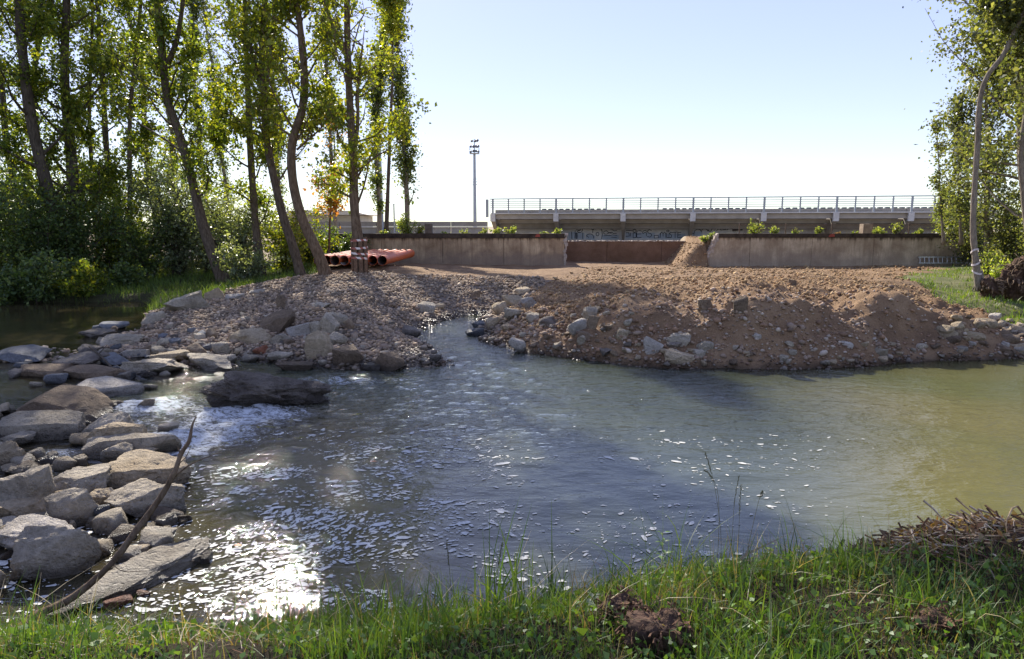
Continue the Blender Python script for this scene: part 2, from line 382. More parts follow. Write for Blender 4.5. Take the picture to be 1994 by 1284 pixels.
reg[(dL > -.25) & (dGR > 0)] = 5
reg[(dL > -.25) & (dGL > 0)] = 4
reg[(cy > 31.9) & ((cx < GAP0) | (cx > GAP1 + .5) | (cy > 35))] = 6
reg[(dN > -.15)] = 1
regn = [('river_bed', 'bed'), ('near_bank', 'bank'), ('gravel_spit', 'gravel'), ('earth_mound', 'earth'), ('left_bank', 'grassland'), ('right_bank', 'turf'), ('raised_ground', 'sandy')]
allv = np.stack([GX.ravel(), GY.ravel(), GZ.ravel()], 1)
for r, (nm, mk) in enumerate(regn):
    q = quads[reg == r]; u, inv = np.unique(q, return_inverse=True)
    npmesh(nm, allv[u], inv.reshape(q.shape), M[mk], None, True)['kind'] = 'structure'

# ------------------------------------------------------------------ water
wxs = [-120, -60, -35, -22, -16, -13, -11, -9.8] + spaced(-9.0, 11.0, lambda v: .06) + [11.4, 12, 13, 14.5, 17, 22, 35, 60, 120]
wys = spaced(2.4, 19.5, lambda v: max(.035, .0075 * v)) + [19.8, 20.5, 22, 25]
wxs = np.array(wxs, float); wys = np.array(wys, float)
WX, WY = np.meshgrid(wxs, wys); WZ, RAP = wave(WX.ravel(), WY.ravel()); LV = level(WX.ravel(), WY.ravel()); WH = H(WX, WY).ravel()
RAP = RAP.reshape(-1); Zw = (WZ + LV)
n1x = len(wxs); ii, jj = np.meshgrid(np.arange(n1x - 1), np.arange(len(wys) - 1)); b0 = (jj * n1x + ii).ravel()
q = np.stack([b0, b0 + 1, b0 + n1x + 1, b0 + n1x], 1)
keep = (WH[q].min(1) < (Zw[q].max(1) + .06)); q = q[keep]; u, inv = np.unique(q, return_inverse=True)
wv = np.stack([WX.ravel(), WY.ravel(), Zw], 1)[u]
m, t, N, L = newmat('river_water')
v = wpos(t)
dep = nd(t, 'ShaderNodeAttribute', attribute_name='depth').outputs['Fac']; rap = nd(t, 'ShaderNodeAttribute', attribute_name='rapid').outputs['Fac']
calm = nd(t, 'ShaderNodeAttribute', attribute_name='ripple').outputs['Fac']
mp = nd(t, 'ShaderNodeMapping'); mp.inputs['Scale'].default_value = (1.0, 2.1, 1.0); mp.inputs['Rotation'].default_value = (0, 0, .25); L.new(v, mp.inputs[0])
mv = mp.outputs[0]
na = noise(t, mv, 3.2, 3, .5, .6); nb = noise(t, mv, 11.0, 3, .55, .5); nc = noise(t, mv, 34.0, 3, .55)
hh = mth(t, 'ADD', mth(t, 'MULTIPLY', na, .046), mth(t, 'ADD', mth(t, 'MULTIPLY', nb, .020), mth(t, 'MULTIPLY', nc, .0036)))
hh = mth(t, 'MULTIPLY', hh, calm)
nrm = bump(t, hh, 1.0, 1.0)
body_n = noise(t, v, .35, 3, .5, .5)
tb = nd(t, 'ShaderNodeAttribute', attribute_name='turbid').outputs['Fac']; tb2 = nd(t, 'ShaderNodeAttribute', attribute_name='olive_reflection').outputs['Fac']  # second attribute puts the right tree's olive reflection into the turbid body colour
bc = mixc(t, tb, ramp(t, body_n, [(.3, (.045, .036, .018)), (.75, (.075, .055, .026))]), mixc(t, tb2, ramp(t, body_n, [(.3, (.044, .055, .034)), (.7, (.070, .082, .048))]), ramp(t, body_n, [(.3, (.115, .12, .045)), (.7, (.18, .155, .06))])))
dif = nd(t, 'ShaderNodeBsdfDiffuse'); L.new(bc, dif.inputs[0]); L.new(nrm, dif.inputs['Normal'])
trn = nd(t, 'ShaderNodeBsdfTransparent'); trn.inputs[0].default_value = (.80, .74, .52, 1)
opac = mth(t, 'SUBTRACT', 1.0, mth(t, 'POWER', 2.718, mth(t, 'MULTIPLY', dep, -6.5)))
opac = mth(t, 'MAXIMUM', opac, .12, clamp=True)
bm = nd(t, 'ShaderNodeMixShader'); L.new(opac, bm.inputs[0]); L.new(trn.outputs[0], bm.inputs[1]); L.new(dif.outputs[0], bm.inputs[2])
gl = nd(t, 'ShaderNodeBsdfGlossy'); gl.inputs['Roughness'].default_value = .03; L.new(nrm, gl.inputs['Normal'])
fr = nd(t, 'ShaderNodeFresnel'); fr.inputs['IOR'].default_value = 1.85; L.new(nrm, fr.inputs['Normal'])
sf = nd(t, 'ShaderNodeMixShader'); L.new(fr.outputs[0], sf.inputs[0]); L.new(bm.outputs[0], sf.inputs[1]); L.new(gl.outputs[0], sf.inputs[2])
fo = nd(t, 'ShaderNodeBsdfDiffuse'); fo.inputs[0].default_value = (.60, .63, .64, 1)
mpf = nd(t, 'ShaderNodeMapping'); mpf.inputs['Scale'].default_value = (1.0, 1.9, 1.0); mpf.inputs['Rotation'].default_value = (0, 0, .5); L.new(v, mpf.inputs[0])
fn = mth(t, 'ADD', mth(t, 'MULTIPLY', noise(t, mpf.outputs[0], 5, 6, .75, 1.4), .6), mth(t, 'MULTIPLY', noise(t, mpf.outputs[0], 26, 5, .8, .8), .4))
fm = mth(t, 'MULTIPLY', mth(t, 'SUBTRACT', mth(t, 'ADD', fn, mth(t, 'MULTIPLY', mth(t, 'MINIMUM', rap, 1.1), .17)), .625), 9.0, clamp=True)
fm = mth(t, 'MULTIPLY', fm, .85)
fs = nd(t, 'ShaderNodeMixShader'); L.new(fm, fs.inputs[0]); L.new(sf.outputs[0], fs.inputs[1]); L.new(fo.outputs[0], fs.inputs[2])
out(t, fs.outputs[0]); M['water'] = m
WXf, WYf = WX.ravel(), WY.ravel()
calmf = .20 + .8 * sstep(9, 3, np.abs(WXf + .8)) * (1 - .8 * LV / POOL); calmf = calmf * (.26 + .74 * sstep(4.6, 8.0, WYf)) * sstep(20, 12.5, WYf) + 1.3 * np.clip(RAP, 0, 1)
calmf = calmf * (1 - .65 * np.exp(-(((WXf - 1.6) / 2.2) ** 2 + ((WYf - 6.2) / 1.5) ** 2)))
wo_ = npmesh('river_water', wv, inv.reshape(q.shape), M['water'], None, True, None, {'depth': np.clip(LV - WH, 0, 2)[u], 'rapid': RAP[u], 'ripple': calmf[u], 'olive_reflection': (sstep(.36, .66, WXf / np.maximum(WYf, 1) + .06 * fbm2(WXf * .5, WYf * .5, 2, 8)))[u], 'turbid': (.12 + .88 * sstep(-2.2, 1.2, WXf + .12 * (WYf - 6)) * (1 - .0 * WYf) + .75 * sstep(7.5, 10, WYf) * sstep(1.2, -2.2, WXf + .12 * (WYf - 6)) * (LV < .02))[u]})
wo_['kind'] = 'structure'

# ------------------------------------------------------------------ floating foam flecks
def flecks():
    rng = np.random.default_rng(5); N0 = 150000
    x = rng.uniform(-5.5, 8, N0); y = rng.uniform(3.2, 11.5, N0)
    # density: heavy at the near left eddy, streaks in the middle, thin elsewhere
    u = (x / y) * F + 997
    d = 1.5 * sstep(8.2, 5.6, y) * np.clip(1.15 - np.abs(u - 600) / 400, 0, 1) ** .8
    d = d + .22 * sstep(8.0, 6.8, y) * np.clip(1 - np.abs(u - 1330) / 420, 0, 1) + .15 * sstep(6.5, 4.0, y) * sstep(1900, 1200, u)
    d = d + .35 * sstep(7, 5.5, y) * sstep(500, 100, u)
    cl = fbm2(x * 1.6 + .8 * fbm2(x, y, 2, 2), y * 3.5, 3, 301) * .5 + .5
    d = d * sstep(.30, .68, cl)
    k = rng.uniform(0, 1, N0) < d * .62
    x = x[k]; y = y[k]; h = H(x, y); lv = level(x, y); k = h < lv - .01; x = x[k]; y = y[k]
    n = len(x); ang = .25 + 1.1 * fbm2(x * .8, y * .8, 2, 303) + rng.normal(0, .45, n)
    s = rng.lognormal(-5.0, .65, n); s = np.clip(s, .004, .035) * (.8 + .03 * y); el = rng.uniform(1.0, 2.3, n)
    K = 7; th = np.arange(K) * 2 * np.pi / K
    rr = s[:, None] * (1 + rng.uniform(-.35, .35, (n, K)))
    lx = rr * np.cos(th) * el[:, None]; ly = rr * np.sin(th) * .8
    gx = x[:, None] + lx * np.cos(ang)[:, None] - ly * np.sin(ang)[:, None]; gy = y[:, None] + lx * np.sin(ang)[:, None] + ly * np.cos(ang)[:, None]
    wz, _ = wave(gx.ravel(), gy.ravel()); z = wz + level(gx.ravel(), gy.ravel()) + .005
    V = np.stack([gx.ravel(), gy.ravel(), z], 1); Fc = np.arange(n * K).reshape(n, K)
    o = npmesh('river_foam', V, Fc, simple('foam_white', (.62, .62, .58), (.40, .40, .36), 30, .8))
    tag(o, 'small white foam flecks drifting on the near water', 'foam', kind='stuff')
flecks()
# ------------------------------------------------------------------ concrete river walls
def wallmat(name, base, dark, top, streak=.6, low=.7):
    m, t, N, L = newmat(name); v = wpos(t)
    mp = nd(t, 'ShaderNodeMapping'); mp.inputs['Scale'].default_value = (1.0, 1.0, .12); L.new(v, mp.inputs[0])
    st = noise(t, mp.outputs[0], 5.5, 6, .7); bl = noise(t, v, 1.3, 6, .6, .3); fi = noise(t, v, 25, 5, .7)
    c = ramp(t, bl, [(.3, dark), (.7, base)])
    c = mixc(t, mth(t, 'MULTIPLY', ramp(t, st, [(.45, (0, 0, 0)), (.62, (1, 1, 1))]), streak), c, dark)
    s = nd(t, 'ShaderNodeSeparateXYZ'); L.new(v, s.inputs[0])
    zz = mth(t, 'ADD', s.outputs[2], mth(t, 'MULTIPLY', mth(t, 'SUBTRACT', bl, .5), 1.1))
    lowf = mth(t, 'MULTIPLY', mth(t, 'MULTIPLY', mth(t, 'SUBTRACT', 1.25, zz), 2.4, clamp=True), low)      # damp stained foot
    c = mixc(t, lowf, c, top)
    hz = mth(t, 'ADD', s.outputs[2], mth(t, 'MULTIPLY', mth(t, 'SUBTRACT', st, .5), .75))
    c = mixc(t, mth(t, 'MULTIPLY', mth(t, 'MULTIPLY', mth(t, 'SUBTRACT', hz, 1.72), 6, clamp=True), .75), c, (.035, .026, .02))   # black crust below the coping
    c = mixc(t, .45, c, ramp(t, fi, [(.3, (.5, .5, .5)), (.7, (1.1, 1.1, 1.1))]), 'MULTIPLY')
    out(t, principled(t, c, .92, bump(t, fi, .5, .02), .2)); return m
M['wall'] = wallmat('stained_concrete', (.72, .56, .37), (.27, .18, .115), (.27, .21, .17), .7)
M['wallpale'] = wallmat('paler_stained_concrete', (.76, .63, .46), (.34, .25, .17), (.36, .30, .25), .6, .5)
M['coping'] = simple('blackened_coping', (.10, .075, .055), (.035, .026, .02), 4, .95, .6, 30)
M['copingtop'] = M['coping']
M['breach'] = groundmat('earth_stained_concrete', [(.3, (.15, .085, .05)), (.55, (.24, .14, .09)), (.75, (.32, .21, .14))], 1.1, 25, .6, False)
M['broken'] = simple('fresh_broken_concrete', (.55, .48, .42), (.33, .26, .21), 9, .95, .9, 30)
def grid_panel(x0, x1, y0, z0, z1, mat, parent, edge0=None, thick=.32):
    """one cast panel: front face with slight unevenness, chamfered joints; edge0(z) gives a broken left edge"""
    nxp, nzp = 14, 8; v = []; f = []
    for k in range(nzp + 1):
        z = z0 + (z1 - z0) * k / nzp; xl = edge0(z) if edge0 else x0
        for i in range(nxp + 1):
            x = xl + (x1 - xl) * i / nxp
            e = .012 if i in (0, nxp) else 0
            v.append((x, y0 + e + .006 * math.sin(x * 2.1 + z * 3), z))
    nf = len(v)
    v += [(a, y0 + thick, c) for a, b, c in v]
    W = nxp + 1
    for k in range(nzp):
        for i in range(nxp):
            a = k * W + i; f.append((a, a + 1, a + W + 1, a + W)); f.append((nf + a, nf + a + W, nf + a + W + 1, nf + a + 1))
        a = k * W; f.append((a, a + W, nf + a + W, nf + a)); a += nxp; f.append((a, nf + a, nf + a + W, a + W))
    for i in range(nxp):
        a = nzp * W + i; f.append((a, a + 1, nf + a + 1, nf + a)); f.append((i, nf + i, nf + i + 1, i + 1))
    return npmesh('panel', v, f, mat, parent)
YW = 32.0
zt = Z(464, YW); zc = Z(455, YW)
wl = empty('river_wall', (X(900, YW), YW, .3), 'long stained concrete river wall on the left of the breach, with a blackened top', 'wall')
edges = [X(1100 - 119.5 * k, YW) for k in range(5)][::-1]; edges[0] = X(650, YW)
for a, b in zip(edges[:-1], edges[1:]): grid_panel(a + .008, b - .008, YW, .1, zt - .004, M['wall'], wl)
for a, b in zip(edges[:-1], edges[1:]):
    MB().box(a + .004, b - .004, YW - .045, YW + .37, zt, zc, .008).build('coping', M['coping'], wl)
mb = MB(); mb.box(X(827, YW), X(841, YW), YW - .03, YW + .33, zc + .002, Z(436, YW), .006).build('post_stub', simple('post_concrete', (.20, .17, .14), (.10, .08, .065), 5, .9, .4), wl)
M['redpaint'] = simple('faded_red_paint', (.45, .10, .07), (.30, .07, .05), 20, .8)
def mark(px, wl_, z0, z1, w_):
    x = X(px, YW); v = [(x - w_ * .5, YW - .062, z0), (x + w_ * .5, YW - .062, z0 + .01), (x + w_ * .42, YW - .062, z1 - .03), (x + .1 * w_, YW - .062, z1), (x - w_ * .36, YW - .062, z1 - .05)]
    npmesh('paint_mark', v + [(a, YW - .055, c) for a, b, c in v], [(4, 3, 2, 1, 0), (5, 6, 7, 8, 9)] + [(i, (i + 1) % 5, (i + 1) % 5 + 5, i + 5) for i in range(5)], M['redpaint'], wl_)
mark(1047, wl, zt + .05, zc - .01, .24)
# the pale fractured end face of the left wall
rng = np.random.default_rng(3)
def rubble_face(x0, z0, z1, parent, lean=0.0, n=26, w_=.16):
    mb = MB()
    for k in range(n):
        z = z0 + (z1 - z0) * (k + .5) / n; s = rng.uniform(.06, w_)
        x = x0 + lean * (z - z0) / (z1 - z0) + rng.uniform(-.03, .06)
        mb.box(x - s * .5, x + s * .5, YW - .02 + rng.uniform(-.03, .02), YW + .3, z - s * .55, z + s * .55, .03)
    return mb.build('broken_edge', M['broken'], parent)
rubble_face(X(1101, YW), .35, zc - .02, wl, 0, 22, .13)
wr = empty('river_wall', (X(1650, YW), YW, .3), 'paler concrete river wall on the right of the breach, broken off at its slanting left end', 'wall')
e2 = [X(1372, YW), X(1463, YW), X(1584, YW), X(1705, YW), X(1826, YW), X(1947, YW), X(2068, YW), X(2190, YW), X(2420, YW)]
jag = lambda z: X(1368, YW) + (X(1402, YW) - X(1368, YW)) * sstep(.3, zc, z) ** 1.4 + .05 * math.sin(z * 19)
zk = Z(463, YW); 
grid_panel(e2[0], e2[1] - .008, YW, .1, zk - .004, M['wallpale'], wr, jag)
for a, b in zip(e2[1:-1], e2[2:]): grid_panel(a + .008, b - .008, YW, .1, zk - .004, M['wallpale'], wr)
ce = [X(1400, YW)] + e2[1:]
for a, b in zip(ce[:-1], ce[1:]): MB().box(a + .004, b - .004, YW - .05, YW + .37, zk, zc, .008).build('coping', M['coping'], wr)
MB().box(X(1681, YW), X(1698, YW), YW - .03, YW + .33, zc + .002, Z(436, YW), .006).build('post_stub', simple('tan_post_concrete', (.42, .32, .22), (.22, .16, .11), 5, .9, .4), wr)
mark(1620, wr, zk + .03, zc - .01, .3)
rubble_face(X(1368, YW), .3, zc - .04, wr, X(1400, YW) - X(1368, YW), 34, .17)
# wall seen at the back of the breach
YB = 35.0; zb = Z(470.5, YB)
wb = empty('breach_wall', (X(1225, YB), YB, .3), 'earth-stained brown wall at the back of the gap between the two river walls', 'wall')
xb = [X(1085, YB), X(1183, YB), X(1290, YB), X(1400, YB)]
for a, b in zip(xb[:-1], xb[1:]): grid_panel(a + .01, b - .01, YB, .1, zb, M['breach'], wb)
mb = MB(); x = xb[0]
while x < xb[-1]:
    s = rng.uniform(.04, .14); mb.box(x, x + s, YB - .03, YB + .25, zb + .004, zb + .03 + rng.uniform(0, .03), .012); x += s + rng.uniform(.0, .05)
mb.build('rubble_crest', M['broken'], wb)
# cheeks of the cut (side walls of the notch)
for xx, nm in ((GAP0 - .04, 'left'),):
    MB().box(xx - .3, xx, YW + .34, YB + .2, .1, zb + .15, .01).build('side_wall', M['breach'], wb)

# ------------------------------------------------------------------ stand (grandstand) behind the walls
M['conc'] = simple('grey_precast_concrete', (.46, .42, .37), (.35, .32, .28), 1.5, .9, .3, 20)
M['conc2'] = simple('darker_precast_concrete', (.36, .325, .285), (.26, .235, .20), 1.5, .9, .3, 20)  # darker grey precast for lower beams, parapet and fascia
M['conclight'] = simple('pale_concrete', (.66, .64, .60), (.52, .50, .47), 3, .85, .3, 20)
M['steel'] = simple('galvanised_steel', (.40, .43, .46), (.30, .33, .36), 8, .5, 0, 20, .5, .3)
M['dark'] = simple('painted_hollow_shade', (.012, .012, .012), (.008, .008, .008), 5, .95)  # near-black colour standing in for shade in holes and beam gaps
A = np.array((X(955, 55.0), 55.0)); B = np.array((X(1770, 49.3), 49.3)); U = (B - A) / np.linalg.norm(B - A); NR = np.array((-U[1], U[0]))
LEN = np.linalg.norm(B - A)
def fr(v):
    v = np.array(v, float); o = v.copy(); o[:, 0] = A[0] + U[0] * v[:, 0] + NR[0] * v[:, 1]; o[:, 1] = A[1] + U[1] * v[:, 0] + NR[1] * v[:, 1]; return o
def s_of(px):
    d = ray(px, 440); k = d[0] / d[1]     # x = k*y on the front line
    return (k * A[1] - A[0]) / (U[0] - k * U[1])
gs = empty('grandstand', (*A, 1.2), 'long low concrete grandstand seen from behind, with stepped underside and tube railing', 'grandstand')
END = s_of(1770) + 5.9
cols = [0.25] + [s_of(p_) for p_ in (1083, 1213, 1348, 1485, 1625, 1770)] + [END]
def sb(name, mat, s0, s1, t0, t1, z0, z1, jit=0):
    o = MB().box(s0, s1, t0, t1, z0, z1, jit, fr).build(name, mat, gs); return o
zA = lambda py: CAMZ + (440 - py) / F * 52.0 / 1.01
for a, b in zip(cols[:-1], cols[1:]):
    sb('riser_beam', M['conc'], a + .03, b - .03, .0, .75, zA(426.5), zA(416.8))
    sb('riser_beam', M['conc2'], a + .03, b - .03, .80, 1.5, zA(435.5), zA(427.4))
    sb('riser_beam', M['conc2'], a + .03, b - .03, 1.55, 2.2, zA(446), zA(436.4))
    sb('wall_panel', M['conclight'], a + .02, b - .02, 2.3, 2.5, .9, zA(446.6))
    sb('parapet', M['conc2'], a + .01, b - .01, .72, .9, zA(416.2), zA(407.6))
    sb('walkway_slab', M['conclight'], a + .01, b - .01, -.25, .70, zA(416.4), zA(414.2))
for s in cols[:-1]:
    w_ = .17
    MB().add(fr([(s - w_, -.05, zA(432)), (s + w_, -.05, zA(432)), (s + w_, -.05, zA(415.5)), (s - w_, -.05, zA(415.5)),
                 (s - w_ * .5, 2.28, 1.0), (s + w_ * .5, 2.28, 1.0), (s + w_, 2.28, zA(430)), (s - w_, 2.28, zA(430))]),
             [(0, 1, 2, 3), (4, 7, 6, 5), (0, 4, 5, 1), (1, 5, 6, 2), (2, 6, 7, 3), (3, 7, 4, 0)]).build('raker_beam', M['conc2'], gs)
    br = MB().box(s - .2, s + .2, -.30, -.055, zA(431.5), zA(416.5), 0, fr).build('bracket', M['conclight'], gs)
    MB().box(s - .09, s + .09, -.31, -.25, zA(430), zA(425), 0, fr).build('bracket_hole_shade', M['dark'], br)  # solid blocks on the bracket: shade of its holes put into dark colour
    MB().box(s - .07, s + .07, -.308, -.25, zA(421.5), zA(418.5), 0, fr).build('bracket_hole_shade', M['conc2'], br)
    MB().box(s - w_ * 1.15, s + w_ * 1.15, 2.1, 2.28, .9, zA(447), 0, fr).build('pillar', M['conclight'], gs)
sb('gap_shade_backing', M['dark'], .05, END, 2.52, 2.7, .9, zA(415))  # black backing added behind the beams so their gaps look shaded
# railing
rl = []
for a, b in zip(cols[:-1], cols[1:]):
    for k in range(4): rl.append(a + (b - a) * k / 4)
ztop, zbot = zA(386.6), zA(415.8)
for i, s in enumerate(rl):
    w_ = .075 if i % 4 == 0 else .05
    MB().box(s - w_, s + w_, -.24, -.17, zbot, ztop, 0, fr).build('railing_post', M['steel'], gs)
for k, py in enumerate((386.3, 391.5, 395.5, 399.5, 403.5)):
    MB().tube(fr([(x_, -.2, zA(py)) for x_ in np.linspace(0, END, 12)]), .04 if k == 0 else .022, 5).build('rail', M['steel'], gs)
MB().box(-.32, -.1, -.28, -.2, zA(423), zA(387), 0, fr).build('end_frame', M['steel'], gs)
mb = MB(); rng = np.random.default_rng(8); s = .5
for (p0, p1) in ((1052, 1083), (1086, 1178), (1290, 1450), (1520, 1900)):
    s = s_of(p0)
    while s < min(s_of(p1), END - .4): mb.box(s, s + .33, .95, 1.2, zA(408), zA(405.2), .01, fr); s += .5
o = mb.build('seat_backs', simple('blue_grey_seat_plastic', (.16, .20, .23), (.12, .15, .17), 3, .5), gs); o['kind'] = 'stuff'
# graffiti: flat strokes on the back wall panels
M['spray'] = simple('black_spray_paint', (.03, .035, .045), (.02, .022, .03), 10, .7)
M['sprayblue'] = simple('blue_grey_spray_fill', (.42, .47, .52), (.36, .40, .45), 3, .8)
def onwall(px, py, t0=2.285):
    d = ray(px, py); a0 = A + NR * t0; k = d[0] / d[1]
    s = (k * a0[1] - a0[0]) / (U[0] - k * U[1]); xy = a0 + U * s; T = xy[1] / d[1]
    return np.array((s, t0, CAMZ + d[2] * T))
def stroke(mb, pts, wd=.05, t0=2.285):
    q = np.array([onwall(a, b, t0) for a, b in pts])
    for i in range(len(q) - 1):
        d = q[i + 1] - q[i]; L_ = math.hypot(d[0], d[2]) + 1e-6; nx_, nz_ = -d[2] / L_ * wd / 2, d[0] / L_ * wd / 2; ex, ez = d[0] / L_ * wd * .4, d[2] / L_ * wd * .4
        a, b = q[i] - (ex, 0, ez), q[i + 1] + (ex, 0, ez)
        tt = t0 + .0004 * (i % 5) - .0002
        v = [(a[0] + nx_, tt, a[2] + nz_), (a[0] - nx_, tt, a[2] - nz_), (b[0] - nx_, tt, b[2] - nz_), (b[0] + nx_, tt, b[2] + nz_)]
        mb.add(fr(v), [(0, 1, 2, 3)])
c1 = lambda l: [(1090 + a / 9.97, 430 + b / 9.97) for a, b in l]
c2 = lambda l: [(1280 + a / 9.97, 420 + b / 9.97) for a, b in l]
circ = lambda x_, y_, rx, ry, a0=0, a1=360, n=12: [(x_ + rx * math.cos(math.radians(a0 + (a1 - a0) * k / n)), y_ + ry * math.sin(math.radians(a0 + (a1 - a0) * k / n))) for k in range(n + 1)]
mb = MB()
for l in ([(130, 150), (330, 150)], circ(385, 180, 55, 52), circ(372, 190, 12, 6), [(398, 165), (398, 190)], [(330, 235), (330, 350)], [(445, 235), (445, 350)], [(228, 220), (235, 350)], [(300, 190), (295, 350)],
          [(470, 158), (540, 145), (590, 152), (640, 172)], circ(585, 320, 72, 62, 200, 380), [(530, 300), (560, 325)], [(640, 235), (642, 190), (660, 160), (720, 140), (800, 152), (820, 200), (826, 270), (812, 350)],
          circ(733, 262, 28, 34), [(840, 140), (900, 132), (960, 140), (995, 168)], [(1000, 245), (950, 228), (905, 196), (862, 205), (852, 235), (868, 262), (910, 262), (960, 236), (1010, 225), (1040, 250), (1100, 248)],
          [(860, 295), (930, 285), (1000, 290)], [(1010, 170), (1060, 200), (1110, 185)], [(960, 110), (1130, 105)], [(1000, 150), (1130, 150)], [(1010, 275), (1110, 285)], [(1005, 320), (1100, 325)],
          [(1265, 75), (1335, 75)], [(1265, 110), (1330, 110)], [(1260, 145), (1335, 148)], [(1260, 195), (1340, 190), (1405, 198)], [(1270, 235), (1340, 235), (1350, 300), (1275, 305)], [(1370, 240), (1375, 300)],
          circ(1452, 198, 32, 28), [(1425, 240), (1425, 330), (1482, 330), (1482, 240), (1425, 240)], [(1590, 205), (1560, 192), (1505, 200), (1492, 240), (1495, 320), (1520, 335), (1580, 325)], [(1505, 262), (1575, 258)],
          [(1605, 240), (1620, 200), (1665, 190), (1690, 210)], [(1620, 250), (1655, 225), (1690, 240), (1680, 290)], [(1780, 190), (1735, 175), (1700, 205), (1720, 240), (1765, 250), (1790, 285), (1750, 320), (1700, 310)],
          [(1832, 290), (1912, 285), (1916, 335), (1836, 340), (1832, 290)], [(1985, 225), (1955, 250), (1948, 330)]):
    stroke(mb, c1(l))
for l in ([(50, 430), (55, 350), (85, 325), (110, 350), (112, 400)], [(112, 350), (140, 325), (165, 350), (165, 430)], circ(205, 300, 24, 18), [(185, 335), (185, 430), (225, 430), (228, 335)], [(290, 330), (255, 325), (240, 355), (275, 385), (270, 425), (235, 430)],
          [(300, 330), (390, 320)], [(345, 325), (345, 430)], [(400, 330), (460, 325)], [(395, 380), (450, 375)], [(395, 428), (470, 425)], [(400, 330), (395, 428)],
          [(710, 430), (712, 350), (730, 290), (780, 262), (830, 272), (860, 320)], [(855, 290), (900, 248), (950, 262), (985, 305)], circ(1020, 272, 36, 34), [(640, 290), (690, 290)], [(630, 345), (700, 350)], [(640, 400), (700, 410)], [(390, 210), (490, 215)], [(420, 165), (500, 170)],
          [(1110, 290), (1140, 240), (1190, 250), (1260, 212)], [(1150, 290), (1210, 240), (1240, 290)], [(1260, 280), (1330, 270), (1350, 230), (1400, 245)], [(1350, 280), (1410, 235)]):
    stroke(mb, c2(l))
mb.build('graffiti_outline', M['spray'], gs)
mb = MB()
for l, wd in (([(1475, 95), (1640, 90)], .09), ([(1560, 100), (1570, 150)], .22), ([(1520, 185), (1630, 190)], .16), ([(1560, 200), (1530, 260)], .24), ([(1470, 285), (1640, 270)], .17), ([(1600, 140), (1600, 260)], .12)): stroke(mb, c2(l), wd, 2.292 if l[0][1] > 240 else .0 + 2.292)
mb2 = mb.build('graffiti_blot', M['spray'], gs)
mb = MB()
for l, wd in (([(225, 285), (300, 285)], .55), ([(345, 295), (430, 295)], .5), ([(545, 310), (640, 330)], .4), ([(860, 320), (1110, 320)], .35), ([(1270, 290), (1800, 290)], .45)): stroke(mb, c1(l), wd, 2.2945)
for l, wd in (([(60, 400), (500, 400)], .4), ([(730, 370), (820, 370)], .5)): stroke(mb, c2(l), wd, 2.2945)
mb.build('graffiti_fill', M['sprayblue'], gs)

# ------------------------------------------------------------------ low stand and canopy further left, floodlights
ls = empty('low_stand', (X(800, 50.5), 50.5, 1.2), 'long low grey barrier left of the grandstand, level with the wall top', 'barrier')
xx = np.linspace(-24., X(950, 50.5), 9)
for a, b in zip(xx[:-1], xx[1:]):
    MB().box(a + .02, b - .02, 50.5, 50.8, Z(441, 50.5), Z(432, 50.5)).build('fascia_panel', M['conc2'], ls)
    MB().box(a + .02, b - .02, 50.45, 50.9, Z(443.2, 50.5), Z(441.3, 50.5)).build('ledge', M['conclight'], ls)
    MB().box(a + .02, b - .02, 50.55, 50.8, 1.0, Z(443.4, 50.5)).build('base_panel', M['conc'], ls)
cb = empty('canopy_building', (X(655, 62), 62, 1.2), 'low white flat-roofed building half hidden behind the tree trunks', 'building')
MB().box(X(560, 62), X(700, 62), 62, 68, 1.0, Z(420, 62)).build('wall', simple('white_render', (.72, .70, .66), (.62, .60, .56), 1, .8), cb)
mb = MB(); x0, x1 = X(550, 61), X(722, 61); z0, z1 = Z(419, 61), Z(411, 61)
mb.add([(x0, 60, z0), (x1, 60, z0), (x1 - 1.6, 60, z1), (x0, 60, z1), (x0, 69, z0), (x1, 69, z0), (x1 - 1.6, 69, z1), (x0, 69, z1)], [(0, 1, 2, 3), (4, 7, 6, 5), (0, 4, 5, 1), (1, 5, 6, 2), (2, 6, 7, 3), (3, 7, 4, 0)])
mb.build('roof', simple('cream_roof_edge', (.70, .64, .52), (.6, .55, .45), 1, .7), cb)
M['lampdark'] = simple('lamp_housing_grey', (.13, .15, .17), (.09, .10, .12), 5, .5)
M['lampglass'] = simple('lamp_glass', (.45, .5, .52), (.35, .4, .42), 5, .2)
